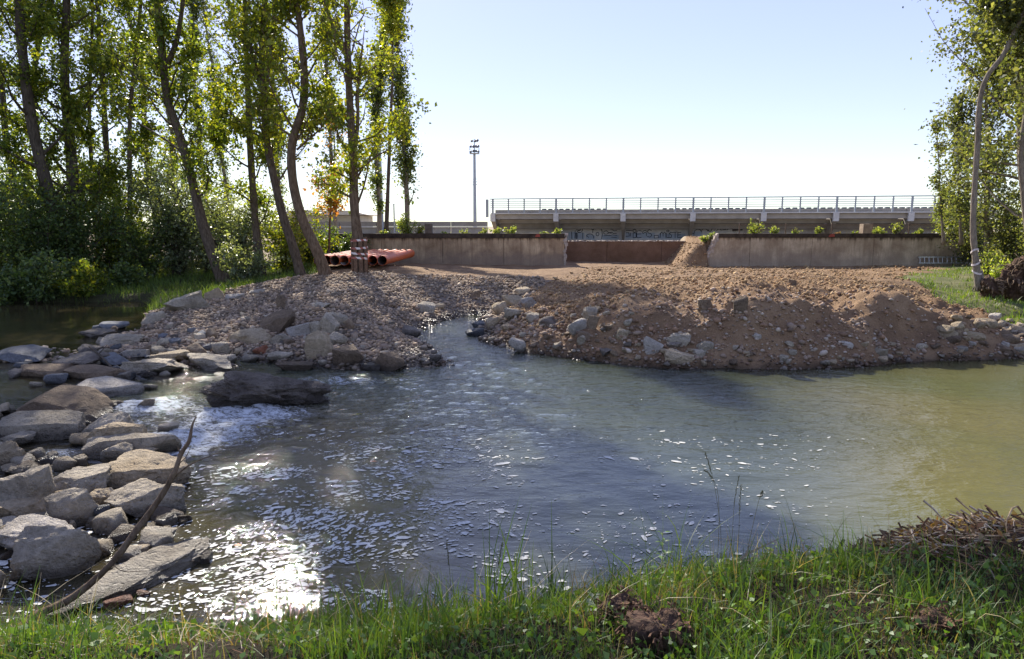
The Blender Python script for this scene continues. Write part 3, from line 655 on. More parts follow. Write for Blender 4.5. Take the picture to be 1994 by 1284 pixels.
def floodlight(px, Y, ztop, r0, r1, label, seed):
    x = X(px, Y); f_ = empty('floodlight_mast', (x, Y, 1.2), label, 'floodlight', 'tall floodlight masts of the sports ground')
    MB().tube([(x, Y, 1.2), (x, Y, 1.2 + (ztop - 1.2) * .5), (x, Y, ztop)], [r0, (r0 + r1) / 2, r1], 10).build('mast', M['steel'], f_)
    rg = random.Random(seed); W = .62
    fr_ = MB()
    fr_.box(x - W, x + W, Y - .6, Y + .6, ztop, ztop + .06)
    for a in (-W, W): fr_.tube([(x + a, Y - .6, ztop), (x + a, Y - .6, ztop + .85)], .02, 4); fr_.tube([(x + a, Y + .6, ztop), (x + a, Y + .6, ztop + .85)], .02, 4)
    for b in (-.6, .6): fr_.tube([(x - W, Y + b, ztop + .85), (x + W, Y + b, ztop + .85)], .022, 4); fr_.tube([(x - W, Y + b, ztop + .45), (x + W, Y + b, ztop + .45)], .016, 4)
    fr_.tube([(x, Y, ztop), (x, Y, ztop + 1.9)], .07, 6)
    for z in (.95, 1.7): fr_.tube([(x - .45, Y, ztop + z), (x + .5, Y, ztop + z - .12)], .045, 5)
    fr_.build('platform', M['steel'], f_)
    for z in (.35, 1.0, 1.75):
        for a in ((-.5, -.15, .2, .52) if z < 1.2 else (-.35, .12, .42)):
            mb = MB(); p = np.array((x + a, Y - .1, ztop + z + rg.uniform(-.06, .06)))
            mb.tube([p + (0, .18, .05), p + (0, .05, .02), p + (.03, -.16, -.07)], [.07, .14, .165], 10)
            l_ = mb.build('lamp', M['lampdark'], f_)
            MB().tube([p + (.03, -.163, -.072), p + (.03, -.172, -.074)], [.14, .14], 10).build('lens', M['lampglass'], l_)
    return f_
floodlight(925, 92, Z(300, 92), .26, .17, 'slender floodlight mast standing alone against the open sky', 1)
floodlight(742, 50, Z(165, 50), .21, .14, 'thicker grey floodlight mast half hidden by leaves beside the columnar poplar', 2)
x = X(768, 49); f_ = empty('utility_pole', (x, 49, 1.2), 'thin short grey pole at the foot of the columnar poplar', 'pole')
MB().tube([(x, 49, 1.2), (x, 49, Z(398, 49))], [.06, .045], 8).build('pole_shaft', M['steel'], f_)
MB().tube([(x, 49, Z(398, 49)), (x, 49, Z(397, 49))], [.08, .06], 8).build('pole_cap', M['steel'], f_)

# ------------------------------------------------------------------ chain link fence above the right wall
YF = 33.2
fn_ = empty('wire_fence', (X(1600, YF), YF, 1.8), 'rusty low wire mesh fence standing above the right river wall', 'fence')
M['rust'] = simple('rusty_wire', (.20, .13, .09), (.10, .07, .05), 20, .8)
for px in (1440, 1530, 1620, 1700, 1770, 1850): MB().tube([(X(px, YF), YF, 1.7), (X(px, YF), YF, Z(435, YF))], .025, 6).build('fence_post', M['rust'], fn_)
mb = MB(); xa, xe = X(1440, YF), X(1900, YF); zl, zh = 1.84, Z(438, YF); st = .085
n = int((xe - xa) / st)
for k in range(n):
    x = xa + k * st
    for s_ in (1, -1):
        dx = s_ * (zh - zl)
        mb.add([(x, YF + .003 * s_, zl), (x + .012, YF + .003 * s_, zl), (x + .012 + dx, YF + .003 * s_, zh), (x + dx, YF + .003 * s_, zh)], [(0, 1, 2, 3)])
mb.tube([(x_, YF, zh + .015 * math.sin(x_ * 31)) for x_ in np.linspace(xa, xe, 300)], .012, 4)
mb.build('wire_mesh', M['rust'], fn_)['kind'] = 'stuff'
# ------------------------------------------------------------------ rocks
import bmesh
ICO = {}
def ico(n):
    if n == 0:
        return np.array([(1, 0, 0), (0, 1, 0), (-1, 0, 0), (0, -1, 0), (0, 0, 1), (0, 0, -1.)]), np.array([(0, 1, 4), (1, 2, 4), (2, 3, 4), (3, 0, 4), (1, 0, 5), (2, 1, 5), (3, 2, 5), (0, 3, 5)])
    if n not in ICO:
        bm = bmesh.new(); bmesh.ops.create_icosphere(bm, subdivisions=n, radius=1)
        ICO[n] = (np.array([v.co[:] for v in bm.verts]), np.array([[v.index for v in f.verts] for f in bm.faces])); bm.free()
    return ICO[n]
def rock_shape(dims, seed, sub=4, planes=12, nz=.05, box=0.0, round_=0.0):
    if box < 0: round_ = 2.2; nz = .20; box = 0
    v, f = ico(sub); v = v.copy(); r = np.random.default_rng(seed)
    if box > 0:
        c = np.clip(v * 1.45, -1, 1); v = v * (1 - box) + c * box
    for k in range(planes):
        n = r.normal(size=3); n /= np.linalg.norm(n); d = r.uniform(.42, .80) + round_ * .12
        if round_ > 2: d = r.uniform(.72, .95)
        elif k == 0: n = np.array((r.normal(0, .15), -.25 + r.normal(0, .15), 1.0)); n /= np.linalg.norm(n); d = .42
        if k == 1 and round_ < 2: n = np.array((r.normal(0, .3), -1.0, .25)); n /= np.linalg.norm(n); d = .52
        ov = np.maximum(v @ n - d, 0); v -= n * (ov * .96)[:, None]
    nn = v / (np.linalg.norm(v, axis=1)[:, None] + 1e-9)
    v += nn * (fbm3(v * 1.7 + seed * 3.1, 3, seed % 97) * nz * 1.8)[:, None]
    v += nn * (fbm3(v * 6 + seed, 3, seed % 89 + 5) * nz * .8)[:, None]
    if sub >= 4: v += nn * (fbm3(v * 15 + seed, 2, seed % 71 + 5) * nz * .45)[:, None]
    lo, hi = v.min(0), v.max(0); v = (v - (lo + hi) / 2) / (hi - lo)
    return v * np.array(dims), f
M['r_grey'] = rockmat('grey_limestone', (.38, .32, .235), (.74, .65, .50))
M['r_tan'] = rockmat('tan_limestone', (.48, .37, .23), (.74, .61, .42), .03, .15)
M['r_pale'] = rockmat('pale_limestone', (.44, .39, .32), (.70, .64, .55), .03, .15)
M['r_brown'] = rockmat('brown_sandstone', (.21, .15, .10), (.40, .30, .20))
M['r_dark'] = rockmat('wet_dark_stone', (.17, .14, .115), (.38, .33, .27), .10, .3)
M['r_blue'] = rockmat('blue_grey_stone', (.18, .19, .20), (.33, .34, .36), .10, .1)
M['r_red'] = rockmat('broken_red_brick', (.24, .09, .045), (.36, .15, .08), .0, .1)
# x0,y0,x1,y1 (photo pixels), material, depth ratio, boxiness, yaw, roll, label
ROCKS = [
 (315,567,395,606,'grey',.6,.1,.2,-.25,'smooth grey hump boulder on the crest of the gravel spit beside the shaded grass'),
 (272,604,314,633,'grey',.8,0,.1,0,'rounded grey rock at the pool edge just below the hump boulder'),
 (190,622,240,642,'blue',.8,.2,.3,-.1,'flat pale slab lying in the pool edge, farthest left on the spit'),
 (146,640,206,658,'dark',.8,.3,-.1,0,'dark wet flat stone at the water of the upstream pool'),
 (188,644,265,673,'grey',.8,.3,.3,-.12,'wide flat grey slab sloping into the upstream pool'),
 (143,668,190,686,'dark',.8,.2,0,0,'low dark stone between the flat slabs at the corner of the pool'),
 (-25,676,84,706,'blue',.8,.2,-.1,.12,'long blue-grey slab at the left frame edge beside the pool'),
 (104,682,190,714,'dark',.8,.2,.1,0,'low wet rock awash below the upstream pool'),
 (182,686,240,712,'blue',.8,.2,-.2,0,'wet blue-grey rock at the lip between pool and rapids'),
 (227,679,284,696,'pale',.35,.8,.05,0,'narrow squared stone with pale front face near the spit corner'),
 (28,714,112,733,'brown',.7,.5,0,0,'brown slab barely awash left of the dark slab'),
 (115,716,220,742,'brown',.6,.6,.06,0,'dark slab with brown top lying across the rapids'),
 (232,694,344,731,'grey',.6,.2,.05,0,'blunt grey boulder at the head of the rapids'),
 (126,736,258,773,'pale',.55,.6,.12,.03,'flat slab shining white with sun at the rapids'),  # wet slab: pale stone colour stands in for the sun's shine
 (-5,742,172,832,'brown',.7,.25,-.1,.1,'largest brown-grey boulder of the left rock pile'),
 (-10,798,138,860,'grey',.45,.55,.25,0,'long grey block lying in front of the largest boulder'),
 (-12,838,50,872,'grey',.7,.2,.2,0,'small grey rock at left frame edge below the long block'),
 (132,796,245,858,'grey',.6,.2,-.2,0,'hunched grey rock between the long block and the rapids'),
 (150,814,270,880,'tan',.6,.1,.1,.1,'pitted tan rock behind the long slab of the pile'),
 (163,842,332,892,'grey',.32,.6,.1,-.03,'long grey slab pointing into the white water'),
 (-14,856,42,914,'tan',.7,.1,0,0,'orange-tan rock at the left frame edge above the big grey boulder'),
 (-10,904,64,928,'tan',.7,.2,0,0,'low tan stone wedged at left behind the big grey boulder'),
 (196,862,248,902,'grey',.6,.1,.5,.2,'small upright grey rock behind the big tan boulder'),
 (240,868,300,895,'tan',.6,.2,.1,0,'low tan stone behind the right part of the big tan boulder'),
 (184,874,352,952,'tan',.7,.15,.1,0,'big pitted tan boulder nearest the open water'),
 (138,886,168,908,'tan',.7,.1,0,0,'small yellow stone in the trickle of the rock pile'),
 (50,892,80,908,'brown',.8,0,0,0,'small brown cobble left of the trickle in the rock pile'),
 (78,886,110,910,'dark',.8,0,0,0,'small dark cobble in the trickle of the rock pile'),
 (86,903,116,917,'tan',.8,0,0,0,'small tan cobble resting behind the big grey boulder'),
 (-14,912,80,1010,'grey',.6,.1,.1,0,'broad grey boulder at left frame edge behind the tan wedge stone'),
 (52,902,188,980,'grey',.7,.2,-.1,0,'big rough grey boulder in the middle of the rock pile'),
 (342,686,452,722,'grey',.6,.3,-.1,0,'grey rock at the water below the gravel spit, left of the dark mid-stream rock'),
 (372,712,628,798,'dark',.42,-1,.05,.10,'large dark wet rock lying in mid-stream of the rapids'),
 (358,668,398,702,'brown',.7,.1,.2,.1,'brown pointed rock on the left foot of the gravel spit'),
 (280,680,362,703,'tan',.4,.5,-.1,0,'tan slab on the left foot of the gravel spit'),
 (434,638,524,674,'tan',.5,.35,.15,-.12,'long tan slab lying left of the brown boulder on the spit'),
 (78,952,176,1030,'grey',.6,.2,.2,.1,'grey-brown rock right of the tan wedge stone in the pile'),
 (-8,966,86,1022,'tan',.6,.3,.5,.1,'tan wedge-shaped stone in the lower rock pile'),
 (169,952,218,992,'tan',.7,.1,.1,0,'small clean tan rock under the big tan boulder'),
 (195,935,340,1008,'grey',.55,.3,.12,-.12,'sloping grey rock dipping into the water below the big tan boulder'),
 (168,978,214,1018,'blue',.7,.2,-.3,.2,'smooth blue-grey stone at the water under the small tan rock'),
 (166,1008,196,1030,'grey',.8,0,0,0,'small round grey cobble at the water edge of the pile'),
 (-20,1008,116,1090,'pale',.6,.15,-.05,0,'large pale limestone block at left frame edge'),
 (4,1022,164,1130,'grey',.45,.2,.25,-.05,'big grey rock sloping into the water under the pale block'),
 (-14,1110,8,1150,'tan',.6,.2,0,0,'corner of a tan rock at the left frame edge'),
 (48,1052,424,1214,'grey',.26,.2,.60,-.04,'long grey rock awash in the near shallows under the bare branch'),
 (204,1164,246,1186,'red',.5,.5,.4,0,'orange-red broken brick at the near shore beside the long rock'),
 (262,1150,288,1164,'red',.6,.4,.2,0,'smaller orange-red brick piece at the near shore'),
 (495,600,566,651,'brown',.7,.1,.1,0,'rounded brown boulder highest on the gravel spit'),
 (524,648,562,671,'grey',.7,.2,0,0,'small grey rock right of the long tan slab on the spit'),
 (560,628,606,656,'pale',.5,.6,.5,-.35,'pale slab leaning to the left against the spit boulders'),
 (596,626,626,652,'grey',.5,.5,-.1,.1,'squared grey stone between the two leaning slabs'),
 (608,610,662,652,'grey',.4,.7,-.5,.5,'grey slab leaning to the right behind the squared stone'),
 (590,641,646,699,'tan',.7,.15,.1,.1,'upright pitted boulder at the foot of the leaning slabs'),
 (638,645,675,674,'grey',.7,.3,.2,0,'grey rock right behind the upright pitted boulder'),
 (642,672,706,717,'brown',.6,.5,-.1,0,'blocky brown boulder at the water edge of the spit'),
 (727,684,785,722,'brown',.7,.1,.1,.05,'dark egg-shaped boulder at the water edge of the spit'),
 (830,688,860,708,'dark',.7,.4,.3,0,'dark rock on the very tip of the gravel spit'),
 (538,574,554,602,'brown',.6,.3,.1,.1,'small upright brown stump of rock behind the brown boulder'),
 (633,608,674,634,'grey',.6,.3,-.4,.3,'tilted grey rock behind the leaning grey slab'),
 (671,622,690,642,'brown',.5,.4,-.4,.4,'narrow brown stone right of the tilted grey rock'),
 (780,634,820,657,'dark',.6,.3,-.1,.1,'dark flat rock at the mouth of the side channel'),
 (806,588,846,609,'grey',.5,.5,-.2,.2,'grey slab on the right shoulder of the spit above the channel'),
 (844,590,865,602,'tan',.5,.5,-.2,.1,'small tan slab right of the grey slab above the channel'),
 (518,686,566,706,'grey',.5,.4,.1,0,'low grey slab at the water left of the upright pitted boulder'),
 (490,672,520,691,'red',.7,.2,0,0,'small pinkish rock at the spit foot'),
 (466,690,502,706,'grey',.6,.2,0,0,'low grey stone at the spit foot by the mid-stream rock'),
 (400,688,456,710,'grey',.6,.3,0,0,'grey stone at the spit foot behind the mid-stream rock'),
 (408,664,446,690,'grey',.7,.2,0,0,'grey rock under the left end of the long tan slab'),
 (536,700,604,722,'brown',.6,.4,0,0,'brown flat rock just awash at the spit foot'),
 (700,706,740,722,'dark',.6,.3,0,0,'low dark stone between the blocky boulder and the egg-shaped boulder'),
 (398,561,435,586,'tan',.35,.8,.3,-.2,'squared tan block on the spit crest right of the hump boulder'),
 (436,571,472,584,'pale',.5,.8,.1,-.05,'white squared slab on the spit crest'),
 (484,562,514,573,'pale',.6,.7,0,0,'white flat stone on the spit crest near the trees'),
 (643,568,660,579,'dark',.7,.2,0,0,'small dark rock on the gravel near the tree bases'),
 (604,588,642,601,'grey',.6,.3,0,0,'flat grey rock half sunk in the middle of the gravel'),
 (977,573,1016,598,'tan',.7,.2,-.1,.1,'tan-grey rock in the gully above the side channel'),
 (1003,559,1033,573,'tan',.7,.1,0,0,'tan rock highest in the gully'),
 (1014,577,1046,600,'pale',.5,.4,.5,-.3,'pale slab leaning in the gully beside the tan-grey rock'),
 (916,564,936,582,'brown',.7,.1,0,0,'small brown rock on the left side of the gully'),
 (958,586,988,613,'tan',.6,.2,.2,0,'tan rock at the head of the side channel'),
 (982,598,1022,621,'grey',.7,.2,0,0,'grey rock between channel head and mound'),
 (905,637,942,655,'blue',.6,.2,.1,0,'blue-grey wet rock standing in the side channel'),
 (918,625,946,641,'blue',.7,.2,0,0,'second grey wet rock in the side channel, just behind the front one'),
 (946,616,972,640,'tan',.7,.2,.1,.1,'tan rock at the right edge of the side channel'),
 (990,656,1024,687,'pale',.7,.15,.1,0,'crumbly pale rock at the water edge of the mound, left end'),
 (1106,619,1146,648,'pale',.7,.2,.1,-.1,'pale pointed rock on the left flank of the earth mound'),
 (1136,598,1164,624,'grey',.5,.6,.2,0,'squared grey-brown rock topmost on the mound flank'),
 (1141,612,1166,642,'brown',.4,.5,-.5,.5,'brown slab leaning behind the pale pointed rock'),
 (1050,614,1086,634,'dark',.6,.3,-.1,.1,'dark slab on the left flank of the mound'),
 (1024,610,1050,630,'grey',.7,.2,0,0,'grey rock left of the dark slab on the mound flank'),
 (1198,640,1231,663,'tan',.7,.15,0,0,'rounded tan-grey rock half buried in the mound front'),
 (1125,643,1154,667,'brown',.7,.1,0,0,'crumbling brown rock below the pale pointed rock'),
 (1246,659,1283,693,'pale',.22,.85,-.35,.5,'flat rectangular paving stone tilted on the mound front'),
 (1298,646,1345,675,'grey',.7,.1,0,0,'rounded grey boulder above the brown one at the mound foot'),
 (1295,678,1354,713,'tan',.7,.1,-.1,.12,'rounded brown-grey boulder at the water below the grey one'),
 (1345,680,1377,702,'grey',.7,.1,0,0,'grey cobble right of the brown-grey boulder'),
 (1358,665,1390,688,'grey',.7,.2,0,0,'pitted grey stone above the cobble at the mound foot'),
 (1300,664,1330,680,'dark',.7,.1,0,0,'dark stone squeezed between the two rounded boulders'),
 (1537,545,1553,557,'brown',.6,.5,0,0,'small squared clod on top of the earth mound'),
 (1428,578,1457,612,'brown',.5,.3,0,0,'upright clod of earth on the mound crest'),
 (1360,584,1390,606,'brown',.5,.2,0,0,'broken earth clod left of the upright clod'),
 (1468,650,1482,664,'pale',.6,.3,0,0,'small pale stone on the mound front'),
 (1640,664,1662,678,'pale',.6,.3,0,0,'light flat stone in the middle of the mound front'),
 (1829,632,1866,660,'tan',.6,.3,-.4,.3,'tan slab leaning on the right shoulder of the mound'),
 (1857,634,1883,656,'brown',.8,0,0,0,'round brown rock on the right shoulder of the mound'),
 (1880,644,1924,665,'tan',.5,.5,-.2,.1,'flat tan slab below the round brown rock'),
 (1906,620,1946,640,'tan',.6,.3,-.2,.1,'tan rock at the back edge by the right inlet'),
 (1944,626,1966,640,'tan',.7,.1,0,0,'small tan rock next to the right inlet'),
 (1949,640,1974,656,'brown',.7,.2,0,0,'brown rock in the stone heap at the right end'),
 (1969,630,1998,648,'tan',.7,.2,0,0,'light tan rock at the right frame edge of the stone heap'),
 (1953,666,1974,683,'pale',.8,0,0,0,'pale round stone at the right end of the mound foot'),
 (1972,668,1999,689,'tan',.7,.1,0,0,'tan rock at the right frame edge near the water'),
 (1786,668,1812,684,'grey',.7,.1,0,0,'grey stone at the mound foot, right half'),
 (1860,672,1886,686,'pale',.7,.1,0,0,'pale stone at the mound foot left of the right end heap'),
]
for k, (x0, y0, x1, y1, mk, dr, bx, yaw, roll, lab) in enumerate(ROCKS):
    hp = hit((x0 + x1) / 2, y1); D = math.hypot(hp[1], CAMZ - hp[2]); wpx = (x1 - x0)
    W = wpx / F * D * 1.04; ang = math.atan2(CAMZ - hp[2], hp[1]); dep = W * dr
    h = ((y1 - y0) / F * D - dep * math.sin(ang) * .8) / math.cos(ang); h = max(h, W * .2)
    awash = lab.startswith('long grey rock awash')
    if awash:
        e0 = PZ(80, 1205, 0); e1 = PZ(412, 1066, 0); W = np.linalg.norm(e1 - e0); dep = .42; h = .13; yaw = math.atan2(e1[1] - e0[1], e1[0] - e0[0]); roll = -.03
    sub = 5 if wpx > 110 else (4 if wpx > 45 else 3)
    nz = .2 if bx < 0 else .095 if mk in ('grey', 'tan', 'pale', 'dark') and bx < .5 else .04
    v, f = rock_shape((W, dep, h * 1.35), 100 + k * 7, sub, 11 if bx < .6 else 8, nz, bx)
    cy, sy = math.cos(roll), math.sin(roll); v = np.stack([v[:, 0] * cy + v[:, 2] * sy, v[:, 1], -v[:, 0] * sy + v[:, 2] * cy], 1)
    cy, sy = math.cos(yaw), math.sin(yaw); v = np.stack([v[:, 0] * cy - v[:, 1] * sy, v[:, 0] * sy + v[:, 1] * cy, v[:, 2]], 1)
    # keep the outline at the width seen in the photograph
    if not awash: v[:, 0] *= W / (v[:, 0].max() - v[:, 0].min())
    hz = v[:, 2].max() - v[:, 2].min(); v[:, 2] *= h * 1.35 / hz
    c = np.array((hp[0], hp[1] + dep * .42, hp[2] - h * .35 + h * 1.35 / 2))
    if awash: c = (e0 + e1) / 2 + (0, 0, .035)
    nm = 'brick_piece' if mk == 'red' and bx > .3 else ('paving_stone' if 'paving' in lab else ('earth_clod' if 'clod' in lab else 'rock'))
    me = npmesh(nm, v, f, M['r_' + mk], None, True); me.location = c
    if sub >= 4 or bx > .4:
        try: me.data.set_sharp_from_angle(angle=math.radians(30))
        except Exception: pass
    tag(me, lab, {'brick_piece': 'brick', 'paving_stone': 'paving stone', 'earth_clod': 'clod'}.get(nm, 'rock'))

SHORT = []; USED = set()
for r_ in ROCKS:
    s_ = r_[9]
    for w_ in (' on ', ' in ', ' at ', ' of ', ' below ', ' beside ', ' lying ', ' right ', ' left ', ' between ', ' under ', ' behind ', ' sloping ', ' pointing ', ' wedged ', ' highest ', ' topmost ', ' dipping ', ' barely ', ' standing ', ' squeezed ', ' caught ', ' awash ', ' leaning ', ', '):
        s_ = s_.split(w_)[0]
    SHORT.append((hit((r_[0] + r_[2]) / 2, r_[3] - .3 * (r_[3] - r_[1])), s_))
# medium cobbles, one object each, sharing a few meshes
def cobbles(n, boxpx, sz, mats, group, label, seed, cond=None):
    r = np.random.default_rng(seed); protos = []
    for i in range(10):
        v, f = rock_shape((1, r.uniform(.65, .95), r.uniform(.45, .75)), seed * 31 + i, 3, 9, .04, r.uniform(0, .35))
        o = npmesh('cobble', v, f, M['r_' + mats[i % len(mats)]], None, True); me = o.data; bpy.data.objects.remove(o); protos.append(me)
    k = 0; tries = 0
    while k < n and tries < n * 12:
        tries += 1
        px = r.uniform(boxpx[0], boxpx[2]); py = r.uniform(boxpx[1], boxpx[3]); p = hit(px, py)
        if cond and not cond(p, px, py): continue
        s = float(r.lognormal(math.log(sz), .28))
        o = bpy.data.objects.new('cobble', protos[int(r.integers(10))]); col.objects.link(o)
        o.location = (p[0], p[1], p[2] + s * .12); o.rotation_euler = (r.uniform(-.3, .3), r.uniform(-.3, .3), r.uniform(0, 6.28)); o.scale = (s, s, s)
        cw = {'r_grey': 'grey', 'r_brown': 'brown', 'r_tan': 'tan', 'r_dark': 'dark', 'r_blue': 'blue-grey', 'r_pale': 'pale'}[[k_ for k_, m_ in M.items() if m_ == o.data.materials[0]][0]]
        nb_ = min(SHORT, key=lambda q_: (q_[0][0] - p[0]) ** 2 + (q_[0][1] - p[1]) ** 2); dx_, dy_ = p[0] - nb_[0][0], p[1] - nb_[0][1]; dist_ = math.hypot(dx_, dy_)
        rel = ('behind' if dy_ > 0 else 'in front of') if abs(dy_) > abs(dx_) else ('right of' if dx_ > 0 else 'left of')
        sz_ = 'large ' if s > sz * 1.25 else ('small ' if s < sz * .8 else '')
        lb_ = sz_ + cw + (' cobble just ' if dist_ < .6 else ' cobble well ') + rel + ' the ' + nb_[1]
        if lb_ in USED or len(lb_.split()) > 16:
            for nb2 in sorted(SHORT, key=lambda q_: (q_[0][0] - p[0]) ** 2 + (q_[0][1] - p[1]) ** 2)[1:5]:
                l2 = sz_ + cw + ' cobble between the ' + nb_[1] + ' and the ' + nb2[1]
                if l2 not in USED and len(l2.split()) <= 16 and nb2[1] != nb_[1]: lb_ = l2; break
        if len(lb_.split()) > 16: lb_ = sz_ + cw + ' cobble ' + rel + ' the ' + nb_[1]
        if len(lb_.split()) > 16 or lb_.endswith('the earth mound'): lb_ = ' '.join(lb_.split()[:16])
        USED.add(lb_); tag(o, lb_, 'cobble', group); k += 1
land = lambda p, px, py: H(p[0:1], p[1:2])[0] > level(p[0:1], p[1:2])[0] - .03
cobbles(60, (330, 615, 850, 712), .17, ['grey', 'brown', 'tan', 'grey', 'dark'], 'fist-to-head-size cobbles on the gravel spit', 'cobble among the gravel of the spit', 1, land)
cobbles(34, (160, 640, 420, 705), .19, ['grey', 'blue', 'dark', 'brown'], 'cobbles between pool and spit', 'cobble where the spit meets the upstream pool', 2)
cobbles(55, (940, 600, 1240, 695), .15, ['grey', 'brown', 'dark', 'tan'], 'cobbles on the left flank of the mound', 'cobble on the dark stony left flank of the mound', 3, land)
cobbles(46, (1240, 670, 1994, 714), .13, ['grey', 'brown', 'tan'], 'cobbles along the mound foot', 'cobble along the waterline at the mound foot', 4, land)
cobbles(75, (-20, 790, 330, 1100), .19, ['grey', 'tan', 'dark', 'brown'], 'cobbles wedged in the near rock pile', 'cobble wedged between the boulders of the near rock pile', 5)
cobbles(30, (20, 1010, 420, 1120), .11, ['brown', 'tan', 'dark'], 'cobbles under the near shallows', 'cobble in the near left shallows', 6)
cobbles(26, (1820, 620, 1994, 690), .2, ['tan', 'brown', 'pale'], 'stones of the heap at the right end', 'stone of the heap at the right end of the mound', 7, land)
cobbles(26, (0, 690, 360, 760), .2, ['dark', 'blue', 'grey'], 'cobbles in the rapids', 'cobble standing in the rapids', 8)

# gravel, pebbles and clods (uncountable)
M['pebble'] = colmat('river_pebbles', .85, .3, 60)
M['clod'] = colmat('loose_earth_clods', .97, .8, 45, .1)
def scatter(name, n, xr, yr, cond, sz, sig, pal, mat, label, cat, seed, flat=(.45, .8), jit=.12, pw=1.0, sub=1):
    r = np.random.default_rng(seed); x = r.uniform(*xr, n); y = yr[0] + (yr[1] - yr[0]) * r.uniform(0, 1, n) ** pw
    ok = cond(x, y, r); x = x[ok]; y = y[ok]; z = H(x, y); ok = z > level(x, y) - .06; x, y, z = x[ok], y[ok], z[ok]; n = len(x)
    u = x / y * F / 1.01 + 997; ok = (u > -60) & (u < 2060); x, y, z = x[ok], y[ok], z[ok]; n = len(x)
    s = np.clip(r.lognormal(math.log(sz), sig, n), sz * .4, sz * 3.2)
    V0, F0 = ico(sub)
    if sub == 0: pass
    k = len(V0)
    v = V0[None] * (1 + r.uniform(-jit, jit, (n, k, 1))); v = v + r.uniform(-jit, jit, (n, k, 3)) * .6
    dims = np.stack([s * r.uniform(.9, 1.3, n), s * r.uniform(.6, 1, n), s * r.uniform(*flat, n)], 1) * .5
    v = v * dims[:, None, :]
    a = r.uniform(-.5, .5, n); ca, sa = np.cos(a)[:, None], np.sin(a)[:, None]; v = np.stack([v[..., 0] * ca + v[..., 2] * sa, v[..., 1], -v[..., 0] * sa + v[..., 2] * ca], -1)
    a = r.uniform(0, 6.28, n); ca, sa = np.cos(a)[:, None], np.sin(a)[:, None]; v = np.stack([v[..., 0] * ca - v[..., 1] * sa, v[..., 0] * sa + v[..., 1] * ca, v[..., 2]], -1)
    v += np.stack([x, y, z + dims[:, 2] * r.uniform(.1, .9, n)], 1)[:, None, :]
    Fc = (F0[None] + (np.arange(n) * k)[:, None, None]).reshape(-1, 3)
    pal = np.array(pal); c = pal[r.integers(0, len(pal), n)] * r.uniform(.72, 1.25, (n, 1)); c = np.repeat(c, k, 0)
    o = npmesh(name, v.reshape(-1, 3), Fc, mat, None, sub > 1 or jit < .2, c); tag(o, label, cat, kind='stuff'); return n
inspit = lambda x, y: (x < -.9 + .25 * (y - 12) + fbm2(x * 1.5, y * 1.5, 3, 77) * .5)
noGL = lambda x, y: sdist(GRASSL, x, y) < .25
PAL_G = [(0.315, 0.233, 0.155), (0.399, 0.297, 0.202), (0.252, 0.193, 0.133), (0.441, 0.327, 0.215), (0.357, 0.247, 0.155), (0.21, 0.163, 0.116), (0.378, 0.282, 0.206), (0.525, 0.416, 0.292)]
PAL_E = [(.42, .27, .14), (.48, .325, .175), (.34, .205, .11), (.52, .375, .215), (.40, .27, .15)]
PAL_M = [(.34, .25, .18), (.30, .19, .12), (.40, .29, .20), (.24, .17, .12), (.48, .40, .31), (.32, .20, .125)]
nn_ = 0
nn_ += scatter('pebble_gravel', 15000, (-9, .5), (13.9, 17.5), lambda x, y, r: inspit(x, y) & noGL(x, y), .058, .42, PAL_G, M['pebble'], 'river gravel over the middle of the left spit', 'gravel', 10, sub=0)
nn_ += scatter('pebble_gravel', 12500, (-9, .5), (11.0, 14.0), lambda x, y, r: inspit(x, y) & noGL(x, y), .056, .42, PAL_G, M['pebble'], 'grey-brown river gravel covering the left spit', 'gravel', 11)
nn_ += scatter('pebble_gravel', 9500, (-9, 1), (17, 22), lambda x, y, r: inspit(x, y) & noGL(x, y), .075, .35, PAL_G, M['pebble'], 'finer gravel on the crest of the spit towards the trees', 'gravel', 12, sub=0)
nn_ += scatter('stony_earth', 19000, (-1.5, 11.5), (11.0, 14.6), lambda x, y, r: ~inspit(x, y) & (r.uniform(0, 1, len(x)) < .22 + .78 * sstep(12.8, 11.6, y) + sstep(1.5, 0, x)) & (r.uniform(0, 1, len(x)) < .25 + .9 * (.5 + .5 * fbm2(x * 1.3, y * 1.3, 3, 91)) + sstep(2.4, .5, x)), .048, .45, PAL_M, M['pebble'], 'stones and gravel strewn over the front of the earth mound', 'gravel', 13, (.5, .85), .16)
nn_ += scatter('loose_clods', 21000, (-4.5, 13), (13.2, 20), lambda x, y, r: ~inspit(x, y) & (sdist(GRASSR, x, y) < .2), .042, .5, PAL_E, M['clod'], 'loose orange-brown clods on top of the earth mound', 'soil', 14, (.5, .9), .28, 1.2, 0)
nn_ += scatter('loose_clods', 12000, (-9, 20), (19, 31.6), lambda x, y, r: (~inspit(x, y)) & noGL(x, y) & (sdist(GRASSR, x, y) < .2) & (r.uniform(0, 1, len(x)) < .25 + sstep(-3, 1, x)), .055, .55, PAL_E, M['clod'], 'loose orange-brown clods scattered on the trodden plateau before the walls', 'soil', 15, (.4, .8), .28, 1.0, 0)
nn_ += scatter('breach_rubble', 500, (GAP1 - 1.35, GAP1 + .1), (31.2, 35), lambda x, y, r: r.uniform(0, 1, len(x)) < 1.1, .05, .5, PAL_E, M['clod'], 'orange soil and rubble slumped at the right side of the breach', 'soil', 16, (.5, .9), .28)
print('PEBBLES', nn_)
